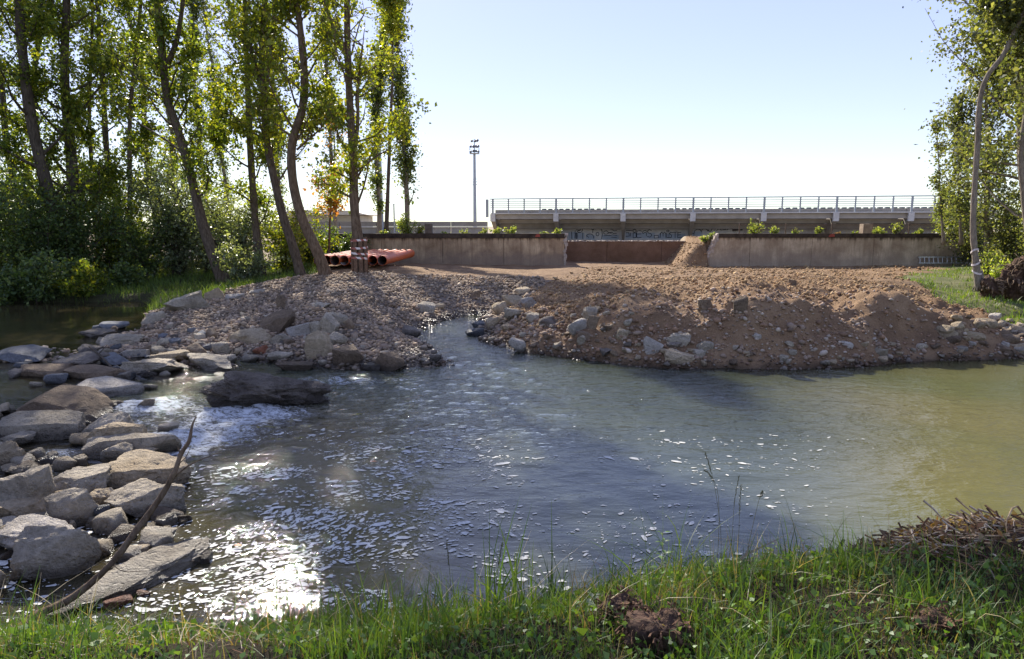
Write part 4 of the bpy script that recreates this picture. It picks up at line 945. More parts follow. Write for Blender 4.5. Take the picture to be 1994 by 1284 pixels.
# ------------------------------------------------------------------ vegetation
M['leaf'] = leafmat('poplar_leaf', .55, .4)
M['leafdark'] = leafmat('willow_leaf', .45, .4)
M['grass'] = leafmat('grass_blade', .34, .5)
def barkmat(name, lo, hi):
    m, t, N, L = newmat(name); v = wpos(t)
    mp = nd(t, 'ShaderNodeMapping'); mp.inputs['Scale'].default_value = (1, 1, .22); L.new(v, mp.inputs[0])
    n = noise(t, mp.outputs[0], 22, 6, .7); b = noise(t, v, 2, 4)
    c = ramp(t, n, [(.35, lo), (.65, hi)]); c = mixc(t, .4, c, ramp(t, b, [(.3, (.5, .5, .45)), (.7, (1.1, 1.05, 1.))]), 'MULTIPLY')
    out(t, principled(t, c, .95, bump(t, n, .9, .04), .15)); return m
M['bark'] = barkmat('poplar_bark', (.075, .055, .038), (.20, .155, .115))
M['barkwarm'] = barkmat('warm_bark', (.10, .065, .04), (.26, .19, .13))
M['barkpale'] = barkmat('pale_bark', (.17, .14, .11), (.36, .31, .25))
M['barkdark'] = barkmat('dark_bark', (.055, .045, .034), (.15, .12, .09))
def leaves(name, pos, size, cols, mat, parent, seed, droop=.3, aspect=.75, kind='stuff'):
    """one mesh of folded, pointed leaves"""
    r = np.random.default_rng(seed); n = len(pos); s = size * r.lognormal(0, .25, n)
    d = r.normal(size=(n, 3)); d[:, 2] -= droop; d /= np.linalg.norm(d, axis=1)[:, None]
    q = r.normal(size=(n, 3)); sd = np.cross(d, q); sd /= np.linalg.norm(sd, axis=1)[:, None] + 1e-9; nr = np.cross(d, sd)
    a = pos; tip = pos + d * s[:, None]; mid = pos + d * (s * .42)[:, None] + nr * (s * .06)[:, None]
    w_ = (s * aspect * .5)[:, None]
    V = np.stack([a, mid + sd * w_ + nr * w_ * .25, tip, mid - sd * w_ + nr * w_ * .25], 1).reshape(-1, 3)
    Fc = np.arange(n * 4).reshape(n, 4)
    c = np.repeat(cols, 4, 0)
    o = npmesh(name, V, Fc, mat, parent, False, c)
    if kind: o['kind'] = kind
    return o
PAL_LEAF = {'poplar': [(.085, .125, .022), (.12, .165, .028), (.16, .20, .03), (.065, .095, .022), (.22, .23, .035)],
            'yellow': [(.19, .22, .03), (.26, .26, .035), (.14, .18, .03), (.11, .15, .03)],
            'dark': [(.035, .055, .022), (.05, .075, .025), (.028, .045, .02), (.07, .09, .03)],
            'grey': [(.09, .115, .07), (.12, .145, .09), (.07, .09, .05), (.15, .17, .11)],
            'column': [(.055, .08, .035), (.075, .10, .04), (.045, .065, .03), (.11, .13, .04)],
            'right': [(.10, .125, .06), (.13, .15, .07), (.075, .095, .05), (.16, .17, .09)],
            'rust': [(.36, .19, .07), (.30, .22, .06), (.38, .16, .08), (.22, .22, .05)],
            'weed': [(.16, .22, .05), (.20, .25, .07), (.12, .17, .04), (.26, .27, .12)],
            'far': [(.07, .095, .05), (.09, .115, .06), (.055, .08, .04)]}
for _k, _f in (('poplar', 1.2), ('yellow', 1.15), ('dark', 2.6), ('grey', 1.8), ('column', 1.5), ('right', 1.08), ('weed', 1.3)): PAL_LEAF[_k] = [tuple(c * _f for c in q) for q in PAL_LEAF[_k]]
def leafcols(pal, n, r, pos=None, var=.25):
    p = np.array(PAL_LEAF[pal]); c = p[r.integers(0, len(p), n)] * r.uniform(1 - var, 1 + var, (n, 1))
    if pos is not None:
        k = .75 + .5 * (fbm3(pos * .9, 2, 5) * .5 + .5); c = c * k[:, None]
    return c
def smooth_path(pts, n):
    pts = np.asarray(pts, float); m = len(pts); t = np.linspace(0, m - 1, n); o = []
    for u in t:
        i = min(int(u), m - 2); f = u - i; p0 = pts[max(i - 1, 0)]; p1 = pts[i]; p2 = pts[i + 1]; p3 = pts[min(i + 2, m - 1)]
        o.append(.5 * (2 * p1 + (p2 - p0) * f + (2 * p0 - 5 * p1 + 4 * p2 - p3) * f * f + (3 * p1 - p0 - 3 * p2 + p3) * f ** 3))
    return np.array(o)
def limb(mb, p, d, L, r0, r, bend=.25, n=5, sides=5, up=.15):
    pts = [np.array(p, float)]; d = np.array(d, float)
    for i in range(n):
        d = d + r.normal(0, bend * .5, 3); d[2] += up; d /= np.linalg.norm(d); pts.append(pts[-1] + d * L / n)
    pts = np.array(pts); mb.tube(pts, np.linspace(r0, max(r0 * .22, .006), len(pts)), sides, False); return pts
def tree(name, label, cat, path, height, r0, pal='poplar', nb=34, nleaf=16000, spread=2.2, t0=.15, size=.13, bark='bark', seed=0, forks=(), elev=(.3, 1.0), leafmat_='leaf', group=None, cluster=.15, flare=1.35, extra=None, rtop=.3, columnar=False, lmin=.35):
    """path: points of the visible trunk (x,y,z) bottom to top; carried on upward to the given height"""
    r = np.random.default_rng(seed); path = [np.array(p, float) for p in path]
    root = empty(name, path[0], label, cat, group)
    path[0] = path[0] - (0, 0, .15)
    d = path[-1] - path[-2]; d /= np.linalg.norm(d)
    while path[-1][2] < height:
        d = d * .7 + np.array((0, 0, 1)) * .3 + r.normal(0, .07, 3); d /= np.linalg.norm(d); path.append(path[-1] + d * 1.6)
    tp = smooth_path(path, max(14, len(path) * 4)); hgt = (tp[:, 2] - tp[0, 2]) / (tp[-1, 2] - tp[0, 2])
    rad = r0 * (1 - (1 - rtop) * hgt ** .9); rad = rad * (1 + (flare - 1) * np.exp(-hgt * 30)) * (1 + .05 * r.normal(size=len(rad)))
    mb = MB(); mb.tube(tp, rad, 10); 
    for k in range(5):                                              # root flare
        a = k * 1.257 + r.uniform(-.3, .3); q = tp[0] + (0, 0, .28)
        mb.tube([q + (0, 0, .3), q + (math.cos(a) * r0 * .8, math.sin(a) * r0 * .8, 0), q + (math.cos(a) * r0 * 1.9, math.sin(a) * r0 * 1.9, -.3)], [r0 * .45, r0 * .42, r0 * .15], 5)
    mb.build('trunk', M[bark], root, True)
    bm_ = MB(); anchors = []; 
    for fk in forks:
        q = smooth_path(fk[0], 8); MB().tube(q, np.linspace(fk[1], fk[1] * .45, 8), 7).build('limb', M[bark], root, True)
        for i in range(2, 8):
            for j in range(2): 
                a = r.uniform(0, 6.28); e = r.uniform(.2, .9); L = spread * r.uniform(.25, .5); b = limb(bm_, q[i], (math.cos(a) * math.cos(e), math.sin(a) * math.cos(e), math.sin(e)), L, .025, r)
                anchors += [(x_, L * .2) for x_ in b[1:]]
    n = len(tp)
    for k in range(nb):
        t = t0 + (1 - t0) * ((k + r.uniform(0, 1)) / nb); i = min(int(t * (n - 1)), n - 2); p = tp[i] + (tp[i + 1] - tp[i]) * (t * (n - 1) - i)
        a = k * 2.4 + r.uniform(-.5, .5); e = r.uniform(*elev); L = spread * (1 - .55 * t ** 1.5) * r.uniform(.45, 1.15)
        if t < .4: L *= .55 + 1.1 * t
        rb = rad[i] * .32 * min(1, .5 + L / 3)
        b = limb(bm_, p, (math.cos(a) * math.cos(e), math.sin(a) * math.cos(e), math.sin(e)), L, rb, r, .28, 6, 5, .10)
        for j in range(1 if columnar else 2, len(b)):
            anchors.append((b[j], .25))
            for m_ in range(2 if L > 1 else 1):
                a2 = r.uniform(0, 6.28); e2 = r.uniform(-.3, 1.1); L2 = L * r.uniform(.16, .34)
                tw = limb(bm_, b[j], (math.cos(a2) * math.cos(e2), math.sin(a2) * math.cos(e2), math.sin(e2)), L2, .011, r, .3, 3, 3, 0)
                anchors += [(x_, .2) for x_ in tw[1:]]
    bm_.build('branches', M[bark], root, True)['kind'] = 'stuff'
    AP = np.array([a for a, _ in anchors]); w_ = np.clip(r.lognormal(-.25, .9, len(AP)), 0, 5) * np.clip(2.2 * (fbm3(AP * .75 + seed, 2, 3) * .5 + .42), .02, 2) ** 2
    w_ *= 1 - .12 * sstep(9.0, 11.5, AP[:, 2]) * (0 if columnar else 1); w_[AP[:, 2] < path[0][2] + lmin] = 0
    idx = r.choice(len(AP), nleaf, p=w_ / w_.sum()); pos = AP[idx] + r.normal(0, cluster, (nleaf, 3)) * r.uniform(.3, 1.6, (nleaf, 1))
    pos = pos[pos[:, 2] > path[0][2] + lmin * .6]
    cl = leafcols(pal, len(pos), r, pos)
    leaves('crown', pos, size, cl, M[leafmat_], root, seed + 1)
    if extra is not None: extra(root, tp, rad)
    return root
TP = lambda l, Y, dy=0: [P(a, b, Y + dy * i) for i, (a, b) in enumerate(l)]
G = 'riverside poplars on the left bank'
# leaning dark trunks at far left
tree('poplar_tree', 'thick dark leaning trunk, leftmost of the poplars, over the shaded pool', 'tree', TP([(135, 556), (118, 470), (100, 400), (60, 230), (40, 60)], 24.5), 14, .27, 'poplar', 38, 11625, 3.5, 0.14, .11, 'barkdark', 11, group=G)
tree('poplar_tree', 'thick dark upright trunk beside the leftmost leaning poplar', 'tree', TP([(160, 552), (150, 440), (138, 300), (126, 150), (130, 0)], 25.6), 14, .25, 'poplar', 38, 11625, 3.5, 0.14, .11, 'barkdark', 12, group=G)
tree('poplar_tree', 'slim grey trunk with side limb, between the thick dark trunks and the thin reddish trunk', 'tree', TP([(196, 545), (186, 420), (177, 300), (174, 200), (180, 50)], 29), 14, .11, 'poplar', 34, 9300, 3.0, 0.12, .12, 'bark', 13, forks=[(TP([(177, 190), (205, 160), (240, 130), (255, 100)], 29), .05)], group=G)
tree('poplar_tree', 'thin straight dark-reddish trunk left of the forked leaning poplar', 'tree', TP([(262, 545), (256, 460), (253, 390), (253, 230), (262, 130), (275, 0)], 26.5), 14, .11, 'poplar', 34, 9300, 2.7, 0.17, .12, 'bark', 14, group=G)
tree('poplar_tree', 'forked poplar whose trunk leans left as it rises, its foot at the pool bank', 'tree', TP([(440, 556), (412, 490), (393, 430), (366, 320), (342, 240), (325, 190), (318, 120), (305, 0)], 23.3), 14, .19, 'poplar', 36, 10075, 3.1, 0.22, .11, 'bark', 15, forks=[(TP([(326, 125), (341, 90), (350, 50), (360, -30), (366, -90)], 23.3), .1)], group=G)
tree('poplar_tree', 'straight brown poplar trunk left of the double-forked poplar', 'tree', TP([(512, 546), (505, 500), (497, 430), (488, 300), (483, 180), (478, 60), (476, -20)], 24.2), 14, .15, 'poplar', 36, 10075, 3.0, 0.20, .11, 'bark', 16, group=G)
tree('poplar_tree', 'poplar with upright double fork and curved foot, left of the bare grey trunk', 'tree', TP([(590, 548), (572, 485), (548, 410), (522, 290), (515, 200), (510, 130), (513, 30)], 22.8), 14, .155, 'yellow', 34, 9300, 2.7, 0.22, .11, 'bark', 17, forks=[(TP([(515, 190), (502, 150), (490, 110), (486, 60)], 22.8), .09), (TP([(516, 180), (525, 120), (531, 50), (535, -60)], 22.8), .07)], group=G)
tree('poplar_tree', 'bare sinuous grey-brown trunk bulging right and sweeping down to the gravel', 'tree', TP([(636, 541), (622, 500), (588, 425), (570, 350), (569, 280), (588, 215), (593, 150), (585, 60), (575, -10)], 21.8), 14, .175, 'yellow', 30, 7750, 2.7, 0.34, .11, 'barkwarm', 18, forks=[(TP([(590, 70), (570, 45), (550, 20), (530, -10)], 21.8), .04), (TP([(578, 292), (600, 272), (625, 250), (642, 226)], 21.8), .04)], group=G)
def boards(root, tp, rad):
    """vertical protective boards strapped round the foot of the trunk"""
    r = np.random.default_rng(4); base = tp[0] + (0, 0, .15)
    for k in range(9):
        a = k * 2 * math.pi / 9 + .2; R = .235; cx_, cy_ = base[0] + math.cos(a) * R, base[1] + math.sin(a) * R
        ta = np.array((-math.sin(a), math.cos(a))) * .06; rn = np.array((math.cos(a), math.sin(a))) * .022
        z0, z1 = base[2] - .05, base[2] + 1.02 + r.uniform(-.08, .06); v = []
        for z in (z0, z1):
            for s1 in (-1, 1):
                for s2 in (-1, 1): v.append((cx_ + ta[0] * s1 + rn[0] * s2, cy_ + ta[1] * s1 + rn[1] * s2, z))
        npmesh('guard_board', v, [[0, 1, 3, 2], [4, 6, 7, 5], [0, 4, 5, 1], [2, 3, 7, 6], [0, 2, 6, 4], [1, 5, 7, 3]], M['boardwood'], root)
    for z in (.40, .56, .74, .95):
        mb = MB(); pts = [(base[0] + math.cos(a) * .268, base[1] + math.sin(a) * .268, base[2] + z + .025 * math.sin(a * 1.0 + z * 9)) for a in np.linspace(0, 2 * math.pi, 19)]
        v = []; f = []
        for i, p_ in enumerate(pts):
            o_ = .012 * (i % 2)
            v += [(p_[0] * 1, p_[1], p_[2] - .032), (p_[0], p_[1], p_[2] + .032)]
        for i in range(len(pts) - 1): f.append((2 * i, 2 * i + 2, 2 * i + 3, 2 * i + 1))
        npmesh('strap_tape', v, f, M['tape'], root)
M['boardwood'] = simple('raw_board', (.20, .125, .075), (.10, .06, .04), 14, .9, .5, 40)
mt, t, N, L = newmat('barrier_tape'); 
c = nd(t, 'ShaderNodeTexWave', wave_type='BANDS', bands_direction='DIAGONAL'); c.inputs['Scale'].default_value = 2.2; L.new(wpos(t), c.inputs['Vector'])
out(t, principled(t, ramp(t, c.outputs['Fac'], [(.48, (.35, .12, .09)), (.52, (.72, .66, .62))]), .5)); M['tape'] = mt
tree('poplar_tree', 'straight poplar trunk wrapped in strapped boards, standing in front of the orange pipes', 'tree', TP([(701, 528), (697, 470), (690, 400), (688, 320), (681, 200), (677, 100), (675, -20)], 21.2), 14, .165, 'yellow', 38, 9687, 2.8, 0.20, .11, 'barkwarm', 19,
     forks=[(TP([(676, 112), (662, 85), (648, 50), (632, 5), (628, -40)], 21.2), .07), (TP([(690, 300), (697, 240), (697, 170), (706, 90)], 21.2), .07)], group=G, extra=boards)
G2 = 'columnar poplars behind the river trees'
def column(px, Y, h, label, seed, spread=1.15, pal='column', n=10000, r0=.14, base=None, size=.13):
    zb = 1.8 if px > 620 else .8
    x = X(px, Y); tree('columnar_poplar', label, 'tree', [(x, Y, zb), (x + .05, Y, zb + 2), (x - .05, Y, zb + 5)], h, r0, pal, 60, n, spread, .08, size, 'barkpale', seed, elev=(1.0, 1.35), group=G2, cluster=.17, columnar=True)
column(792, 38.5, 19, 'columnar poplar standing free against the sky right of the grey floodlight mast', 31, 1.9, 'column', 15000, .15)
column(738, 41, 18.5, 'columnar poplar behind the grey floodlight mast', 32, 1.5, 'column', 10000)
column(652, 44, 20, 'columnar poplar seen between the bare sinuous trunk and the boarded trunk', 33, 1.7)
column(548, 46, 19, 'columnar poplar seen just left of the bare sinuous trunk', 34, 1.6)
column(405, 47, 21, 'columnar poplar seen right of the forked leaning poplar', 35, 1.8)
column(445, 50, 20, 'columnar poplar farther back, left of the straight brown trunk', 36, 1.6)
column(345, 50, 20, 'columnar poplar showing behind the forked leaning poplar', 37, 1.8)
# yellow-green boughs of a nearer poplar hanging beside the free-standing column
tree('young_poplar', 'young yellow-green poplar in front of the columnar poplars, right of the boarded trunk', 'tree', [P(752, 448, 33), P(755, 380, 33), P(760, 250, 33), P(765, 120, 33)], 15.5, .10, 'yellow', 26, 5200, 1.5, .4, .13, 'bark', 41, elev=(.5, 1.1), cluster=.2)
tree('young_tree', 'small tree turning rusty orange behind the boarded trunk', 'tree', [P(640, 505, 27), P(642, 440, 27), P(646, 380, 27), P(650, 320, 27)], 5.3, .05, 'rust', 20, 1500, 1.1, .3, .11, 'bark', 42, cluster=.15)
# back rows closing the wood on the left
r_ = random.Random(5)
for i, (px, Y, hh_, pal) in enumerate([(-120, 24, 16, 'dark'), (-20, 27, 17, 'dark'), (35, 31, 17, 'poplar'), (95, 33, 18, 'dark'), (225, 34, 17, 'dark'), (300, 35, 16, 'poplar'), (-260, 26, 17, 'dark'), (-420, 23, 16, 'dark')]):
    lab = ['dark poplar standing at the left frame edge', 'dark poplar just left of the leftmost leaning trunk', 'poplar showing behind the leftmost leaning trunk', 'dark poplar behind the two thick trunks', 'dark poplar behind the slim grey trunk', 'lighter poplar behind the thin reddish trunk', 'poplar outside the frame at left, shading the pool', 'far poplar outside the frame at left, shading the pool'][i]
    x = X(px, Y); NLB = 4800
    tree('poplar_tree', lab, 'tree', [(x, Y, .8), (x + .2, Y, 3), (x - .1, Y, 6), (x, Y, 9)], hh_, .18, pal, 34, NLB, 3.2, .10, .15, 'barkdark', 60 + i, group='poplars in the back rows of the wood', cluster=.3)

def shrub(name, label, cat, p, w_, h, n, pal, seed, size=.09, mat='leafdark', stems=9, group=None, lean=(0, 0), bark='barkdark', dome=.8):
    r = np.random.default_rng(seed); root = empty(name, p, label, cat, group); mb = MB(); an = []
    for k in range(stems):
        a = r.uniform(0, 6.28); e = r.uniform(.75, 1.5); L = h * r.uniform(.6, 1.05)
        d = np.array((math.cos(a) * math.cos(e) * w_ / h + lean[0], math.sin(a) * math.cos(e) * w_ / h + lean[1], math.sin(e)))
        b = limb(mb, np.array(p) + (r.uniform(-.12, .12) * w_, r.uniform(-.12, .12) * w_, -.05), d / np.linalg.norm(d), L, max(.006, .012 * h), r, .25, 7, 4, -.02)
        for j in range(1, len(b)):
            an.append(b[j])
            for m_ in range(3):
                a2 = r.uniform(0, 6.28); e2 = r.uniform(-.5, 1.0); tw = limb(mb, b[j], (math.cos(a2) * math.cos(e2), math.sin(a2) * math.cos(e2), math.sin(e2)), L * r.uniform(.12, .3), max(.003, .004 * h), r, .4, 3, 3, -.05); an += list(tw[1:])
    mb.build('stems', M[bark], root, True); an = np.array(an)
    wt = np.clip(r.lognormal(0, .7, len(an)), 0, 4); pos = an[r.choice(len(an), n, p=wt / wt.sum())] + r.normal(0, .05 * h, (n, 3)) * r.uniform(.2, 1.4, (n, 1))
    pos = pos[pos[:, 2] > p[2] + .02]
    leaves('foliage', pos, size, leafcols(pal, len(pos), r, pos * 2), M[mat], root, seed, .1, .6); return root
GB = 'bushes under the riverside poplars'
for i, (px, py, Y, w_, h, n, pal, lab) in enumerate([
    (-30, 575, 21.5, 2.6, 4.2, 9000, 'dark', 'dark bush overhanging the pool at the left frame edge'),
    (60, 565, 23, 2.4, 3.6, 9000, 'dark', 'dark bush in front of the leftmost leaning trunk'),
    (20, 540, 27, 3.0, 5.5, 9000, 'poplar', 'tall lighter thicket behind the dark bushes at left'),
    (150, 560, 24, 2.0, 3.3, 8000, 'dark', 'dark bush at the foot of the thick upright trunk'),
    (215, 550, 25.5, 2.2, 3.8, 8000, 'poplar', 'green bush between the thick trunks and the thin reddish trunk'),
    (285, 542, 25.5, 1.6, 2.9, 6000, 'dark', 'dark rounded bush right of the thin reddish trunk'),
    (350, 535, 26.5, 2.2, 4.6, 9500, 'grey', 'silvery willow bush behind the forked leaning poplar'),
    (410, 540, 27, 1.8, 3.6, 6000, 'grey', 'grey-green willow bush behind the foot of the forked poplar'),
    (465, 545, 25.2, 2.0, 3.9, 8500, 'grey', 'silvery willow bush left of the straight brown trunk'),
    (475, 552, 22.5, 1.1, 1.6, 2500, 'grey', 'low thin-stemmed willow at the grassy bank near the gravel'),
    (560, 540, 25, 1.5, 2.4, 4000, 'yellow', 'sunlit yellow-green bush between the two curved trunks'),
    (600, 520, 28, 1.5, 2.2, 4000, 'poplar', 'bush behind the foot of the bare sinuous trunk'),
    (655, 500, 31, 1.7, 1.9, 5200, 'dark', 'dark shrub above the orange pipes, behind the boarded trunk'),
    (100, 540, 29, 3.4, 5.5, 9000, 'dark', 'deep dark thicket behind the two thick trunks'),
    (250, 535, 31, 3.2, 4.6, 8000, 'dark', 'deep dark thicket behind the thin reddish trunk'),
    (-90, 560, 25, 3.2, 5.5, 8000, 'dark', 'dark thicket reaching out of the frame at left'),
    (5, 590, 19.6, 1.6, 1.3, 3800, 'dark', 'low dark bush trailing into the pool near the left frame edge'),
    (85, 590, 19.8, 1.7, 1.5, 4200, 'dark', 'low dark bush at the pool edge below the leftmost leaning trunk'),
    (170, 586, 20.2, 1.5, 1.1, 3200, 'poplar', 'low green bush at the pool edge below the thick upright trunk'),
    (245, 560, 22.6, 1.0, .9, 1800, 'dark', 'small dark bush in the bank grass below the thin reddish trunk')]):
    q = P(px, py, Y); z = float(H(q[0:1], q[1:2])[0]); shrub('bush', lab, 'bush', (q[0], q[1], z), w_, h, n, pal, 200 + i, .10, 'leafdark' if pal in ('dark', 'grey') else 'leaf', 11, GB)
# right bank trees
def tapes(root, tp, rad):
    for (z0, a0) in ((.55, 0), (.80, 1.5), (1.12, 3)):
        v = []; f = []
        i0 = int(np.argmin(np.abs(tp[:, 2] - tp[0, 2] - z0)))
        for i, a in enumerate(np.linspace(0, 2 * math.pi, 15)):
            z = tp[0, 2] + z0 + .07 * math.sin(a + a0); j = np.interp(z, tp[:, 2], np.arange(len(tp))); jx = np.interp(j, np.arange(len(tp)), tp[:, 0]); jy = np.interp(j, np.arange(len(tp)), tp[:, 1]); R = np.interp(j, np.arange(len(tp)), rad) + .022
            v += [(jx + R * math.cos(a), jy + R * math.sin(a), z - .025), (jx + R * math.cos(a), jy + R * math.sin(a), z + .03)]
            if i: f.append((2 * i - 2, 2 * i, 2 * i + 1, 2 * i - 1))
        npmesh('tape_band', v, f, M['whitetape'], root)
M['whitetape'] = simple('whitish_plastic_tape', (.75, .70, .68), (.55, .45, .43), 12, .5)
def pr(px, py, Y): return P(px, py, Y)
tree('slender_tree', 'slender pale trunk on the right bank bending rightwards, white tape round its foot', 'tree', [pr(1908, 556, 19.3), pr(1900, 510, 19.3), pr(1895, 450, 19.3), pr(1897, 380, 19.3), pr(1903, 290, 19.3), pr(1908, 200, 19.3), pr(1922, 150, 19.2), pr(1955, 105, 19.1), pr(1992, 30, 19.0), pr(2030, -40, 19)], 13.5, .088, 'right', 24, 9000, 2.2, .62, .11, 'barkpale', 51, elev=(.1, 1.0), extra=tapes, rtop=.5, cluster=.2)
tree('slender_tree', 'second slender trunk at the right frame edge', 'tree', [pr(2022, 560, 19.6), pr(2005, 480, 19.6), pr(1994, 380, 19.6), pr(1988, 300, 19.6), pr(2002, 200, 19.6), pr(2020, 100, 19.6)], 13, .10, 'right', 26, 9000, 2.4, .3, .11, 'barkpale', 52, elev=(.1, 1.0), cluster=.2)
tree('leafy_tree', 'broad leafy tree behind the taped trunk, its crown reaching up out of the frame', 'tree', [pr(2010, 520, 24), pr(2005, 440, 24), pr(1990, 300, 24), pr(1990, 150, 24)], 14, .2, 'right', 48, 32000, 5.0, .12, .115, 'barkpale', 53, elev=(.0, .9), cluster=.26)
tree('leafy_tree', 'leafy tree just outside the frame at right', 'tree', [pr(2190, 530, 21), pr(2190, 400, 21), pr(2180, 200, 21)], 14, .2, 'right', 34, 9000, 3.6, .12, .13, 'barkpale', 54, elev=(.1, .9), cluster=.3)
tree('leafy_tree', 'leafy tree far out of the frame at right, over the pool', 'tree', [pr(2480, 560, 16), pr(2480, 400, 16), pr(2460, 200, 16)], 12, .2, 'right', 34, 8000, 3.4, .12, .13, 'barkpale', 55, elev=(.1, .9), cluster=.3)
tree('sapling', 'thin many-stemmed sapling at the left edge of the right-hand foliage', 'tree', [pr(1838, 470, 30), pr(1832, 400, 30), pr(1828, 320, 30)], 6.6, .05, 'right', 18, 1500, 1.2, .15, .11, 'barkpale', 56, elev=(.9, 1.3), cluster=.12)
tree('sapling', 'thin sapling between the taped trunk and the many-stemmed sapling', 'tree', [pr(1872, 470, 29), pr(1868, 380, 29), pr(1866, 280, 29)], 7.4, .06, 'right', 22, 2600, 1.2, .2, .11, 'barkpale', 57, elev=(.8, 1.3), cluster=.14)
tree('leafy_tree', 'mid-height grey-green tree filling the gap behind the taped trunk', 'tree', [pr(1925, 480, 28), pr(1920, 400, 28), pr(1925, 300, 28)], 9.5, .12, 'right', 30, 11000, 2.4, .08, .11, 'barkpale', 59, elev=(.1, 1.0), cluster=.22)
tree('leafy_tree', 'tall tree whose high crown overhangs the water at right, above the frame', 'tree', [pr(2075, 540, 20.5), pr(2065, 400, 20.5), pr(2045, 200, 20.5), pr(2030, 60, 20.5)], 15.5, .2, 'right', 34, 13000, 6.5, .58, .13, 'barkpale', 58, elev=(.0, .6), cluster=.32)
for i, (px, py, Y, w_, h, n, pal, lab) in enumerate([
    (1845, 462, 33, 1.5, 2.4, 6500, 'weed', 'bright bush spilling over the wall top left of the taped trunk'),
    (1905, 480, 31, 1.8, 3.2, 8000, 'right', 'bush behind the taped trunk at the wall'),
    (1965, 500, 27, 1.9, 3.6, 9500, 'right', 'dense bush above the overturned root mass'),
    (2040, 520, 24, 2.0, 3.0, 6000, 'right', 'bush at the right frame edge'),
    (1925, 535, 24, .6, 1.0, 1100, 'weed', 'small leafy shoot beside the root mass'),
    (1950, 545, 21, .5, 1.0, 1000, 'weed', 'thin leafy shoots growing against the root mass')]):
    q = P(px, py, Y); z = float(H(q[0:1], q[1:2])[0]) if Y < 32 else 1.8
    shrub('bush', lab, 'bush', (q[0], q[1], z), w_, h, n, pal, 240 + i, .09, 'leaf', 12, 'bushes on the right bank', bark='bark')
# weeds along the wall tops
WT = [(1466, .45, .62, 700, 'weed', 'leafy shrub on the right wall near its broken end'), (1510, .35, .42, 420, 'weed', 'second leafy tuft on the right wall, beside the shrub'), (1550, .18, .3, 160, 'weed', 'small tuft on the right wall under the fence'),
      (1594, .28, .46, 420, 'weed', 'upright tuft on the right wall left of the paint mark'), (1634, .4, .22, 120, 'rust', 'dry sparse tuft on the right wall left of the post stub'), (1665, .35, .22, 160, 'weed', 'low dry growth just left of the tan post stub'), (1716, .75, .42, 900, 'weed', 'wide leafy mat right of the tan post stub'), (1745, .35, .55, 380, 'weed', 'taller tuft at the right end of the leafy mat'), (1792, .6, .3, 500, 'weed', 'low growth on the wall before the bright bush'),
      (745, .5, .3, 350, 'weed', 'low growth on the left wall right of the boarded trunk'), (790, .9, .95, 1900, 'weed', 'bushy growth at the foot of the columnar poplar on the wall'), (815, .4, .5, 400, 'yellow', 'grassy tuft left of the grey post stub'), (868, .5, .24, 300, 'weed', 'low weeds right of the grey post stub'), (905, .5, .3, 380, 'weed', 'weeds on the left wall below the lone floodlight mast'),
      (940, .5, .3, 350, 'weed', 'weeds where the grandstand begins'), (968, .45, .36, 450, 'weed', 'weeds under the left end of the grandstand'), (995, .4, .42, 450, 'weed', 'tallest weeds below the grandstand railing end'), (1058, .35, .26, 260, 'weed', 'weeds beside the red paint mark on the left wall'), (1085, .4, .3, 420, 'weed', 'weeds hanging over the broken end of the left wall')]
for i, (px, w_, h, n, pal, lab) in enumerate(WT):
    shrub('wall_weed', lab, 'weed', (X(px, 32.4), 32.42, 1.93), w_, h * 1.25, n, pal, 300 + i, .07, 'leaf', 10, 'weeds growing on the river walls', bark='bark')
shrub('wall_weed', 'weeds on the earth at the slanting broken end of the right wall', 'weed', (X(1378, 32.5), 32.5, 1.62), .7, .5, 600, 'weed', 330, .07, 'leaf', 10, 'weeds growing on the river walls')

# ------------------------------------------------------------------ grass
def blades(name, x, y, hgt, wid, pal, label, seed, lean=.5, seg=3, cat='grass', kind='stuff', z=None, parent=None):
    r = np.random.default_rng(seed); n = len(x); z = H(x, y) if z is None else z
    a = r.uniform(0, 6.28, n); fa = r.uniform(0, 6.28, n); ln = np.abs(r.normal(0, lean, n)); h = hgt * r.lognormal(0, .3, n)
    V = []; wd = wid * r.lognormal(0, .25, n)
    for k in range(seg + 1):
        t = k / seg; cxx = x + np.cos(a) * ln * h * t ** 1.9; cyy = y + np.sin(a) * ln * h * t ** 1.9; cz = z - .02 + h * t * (1 - .28 * ln * t)
        w2 = wd * (1 - t ** 1.7) * .5 + .0002
        V.append(np.stack([cxx + np.cos(fa) * w2, cyy + np.sin(fa) * w2, cz], 1)); V.append(np.stack([cxx - np.cos(fa) * w2, cyy - np.sin(fa) * w2, cz], 1))
    V = np.stack(V, 1); K = 2 * (seg + 1); base = (np.arange(n) * K)[:, None]
    Fc = np.concatenate([base + np.array([[2 * k, 2 * k + 1, 2 * k + 3, 2 * k + 2]]) for k in range(seg)], 0)
    p = np.array(pal); c = p[r.integers(0, len(p), n)] * r.uniform(.7, 1.3, (n, 1)) * (.8 + .4 * fbm2(x * 1.2, y * 1.2, 2, 6))[:, None]
    o = npmesh(name, V.reshape(-1, 3), Fc, M['grass'], parent, True, np.repeat(c, K, 0))
    if label: tag(o, label, cat, kind=kind)
    return o
PG = [(.075, .15, .03), (.10, .18, .035), (.06, .115, .028), (.13, .20, .04), (.10, .16, .05), (.24, .20, .10)]
PGB = [(.09, .16, .03), (.12, .19, .035), (.08, .13, .03), (.16, .22, .05)]
r = np.random.default_rng(77)
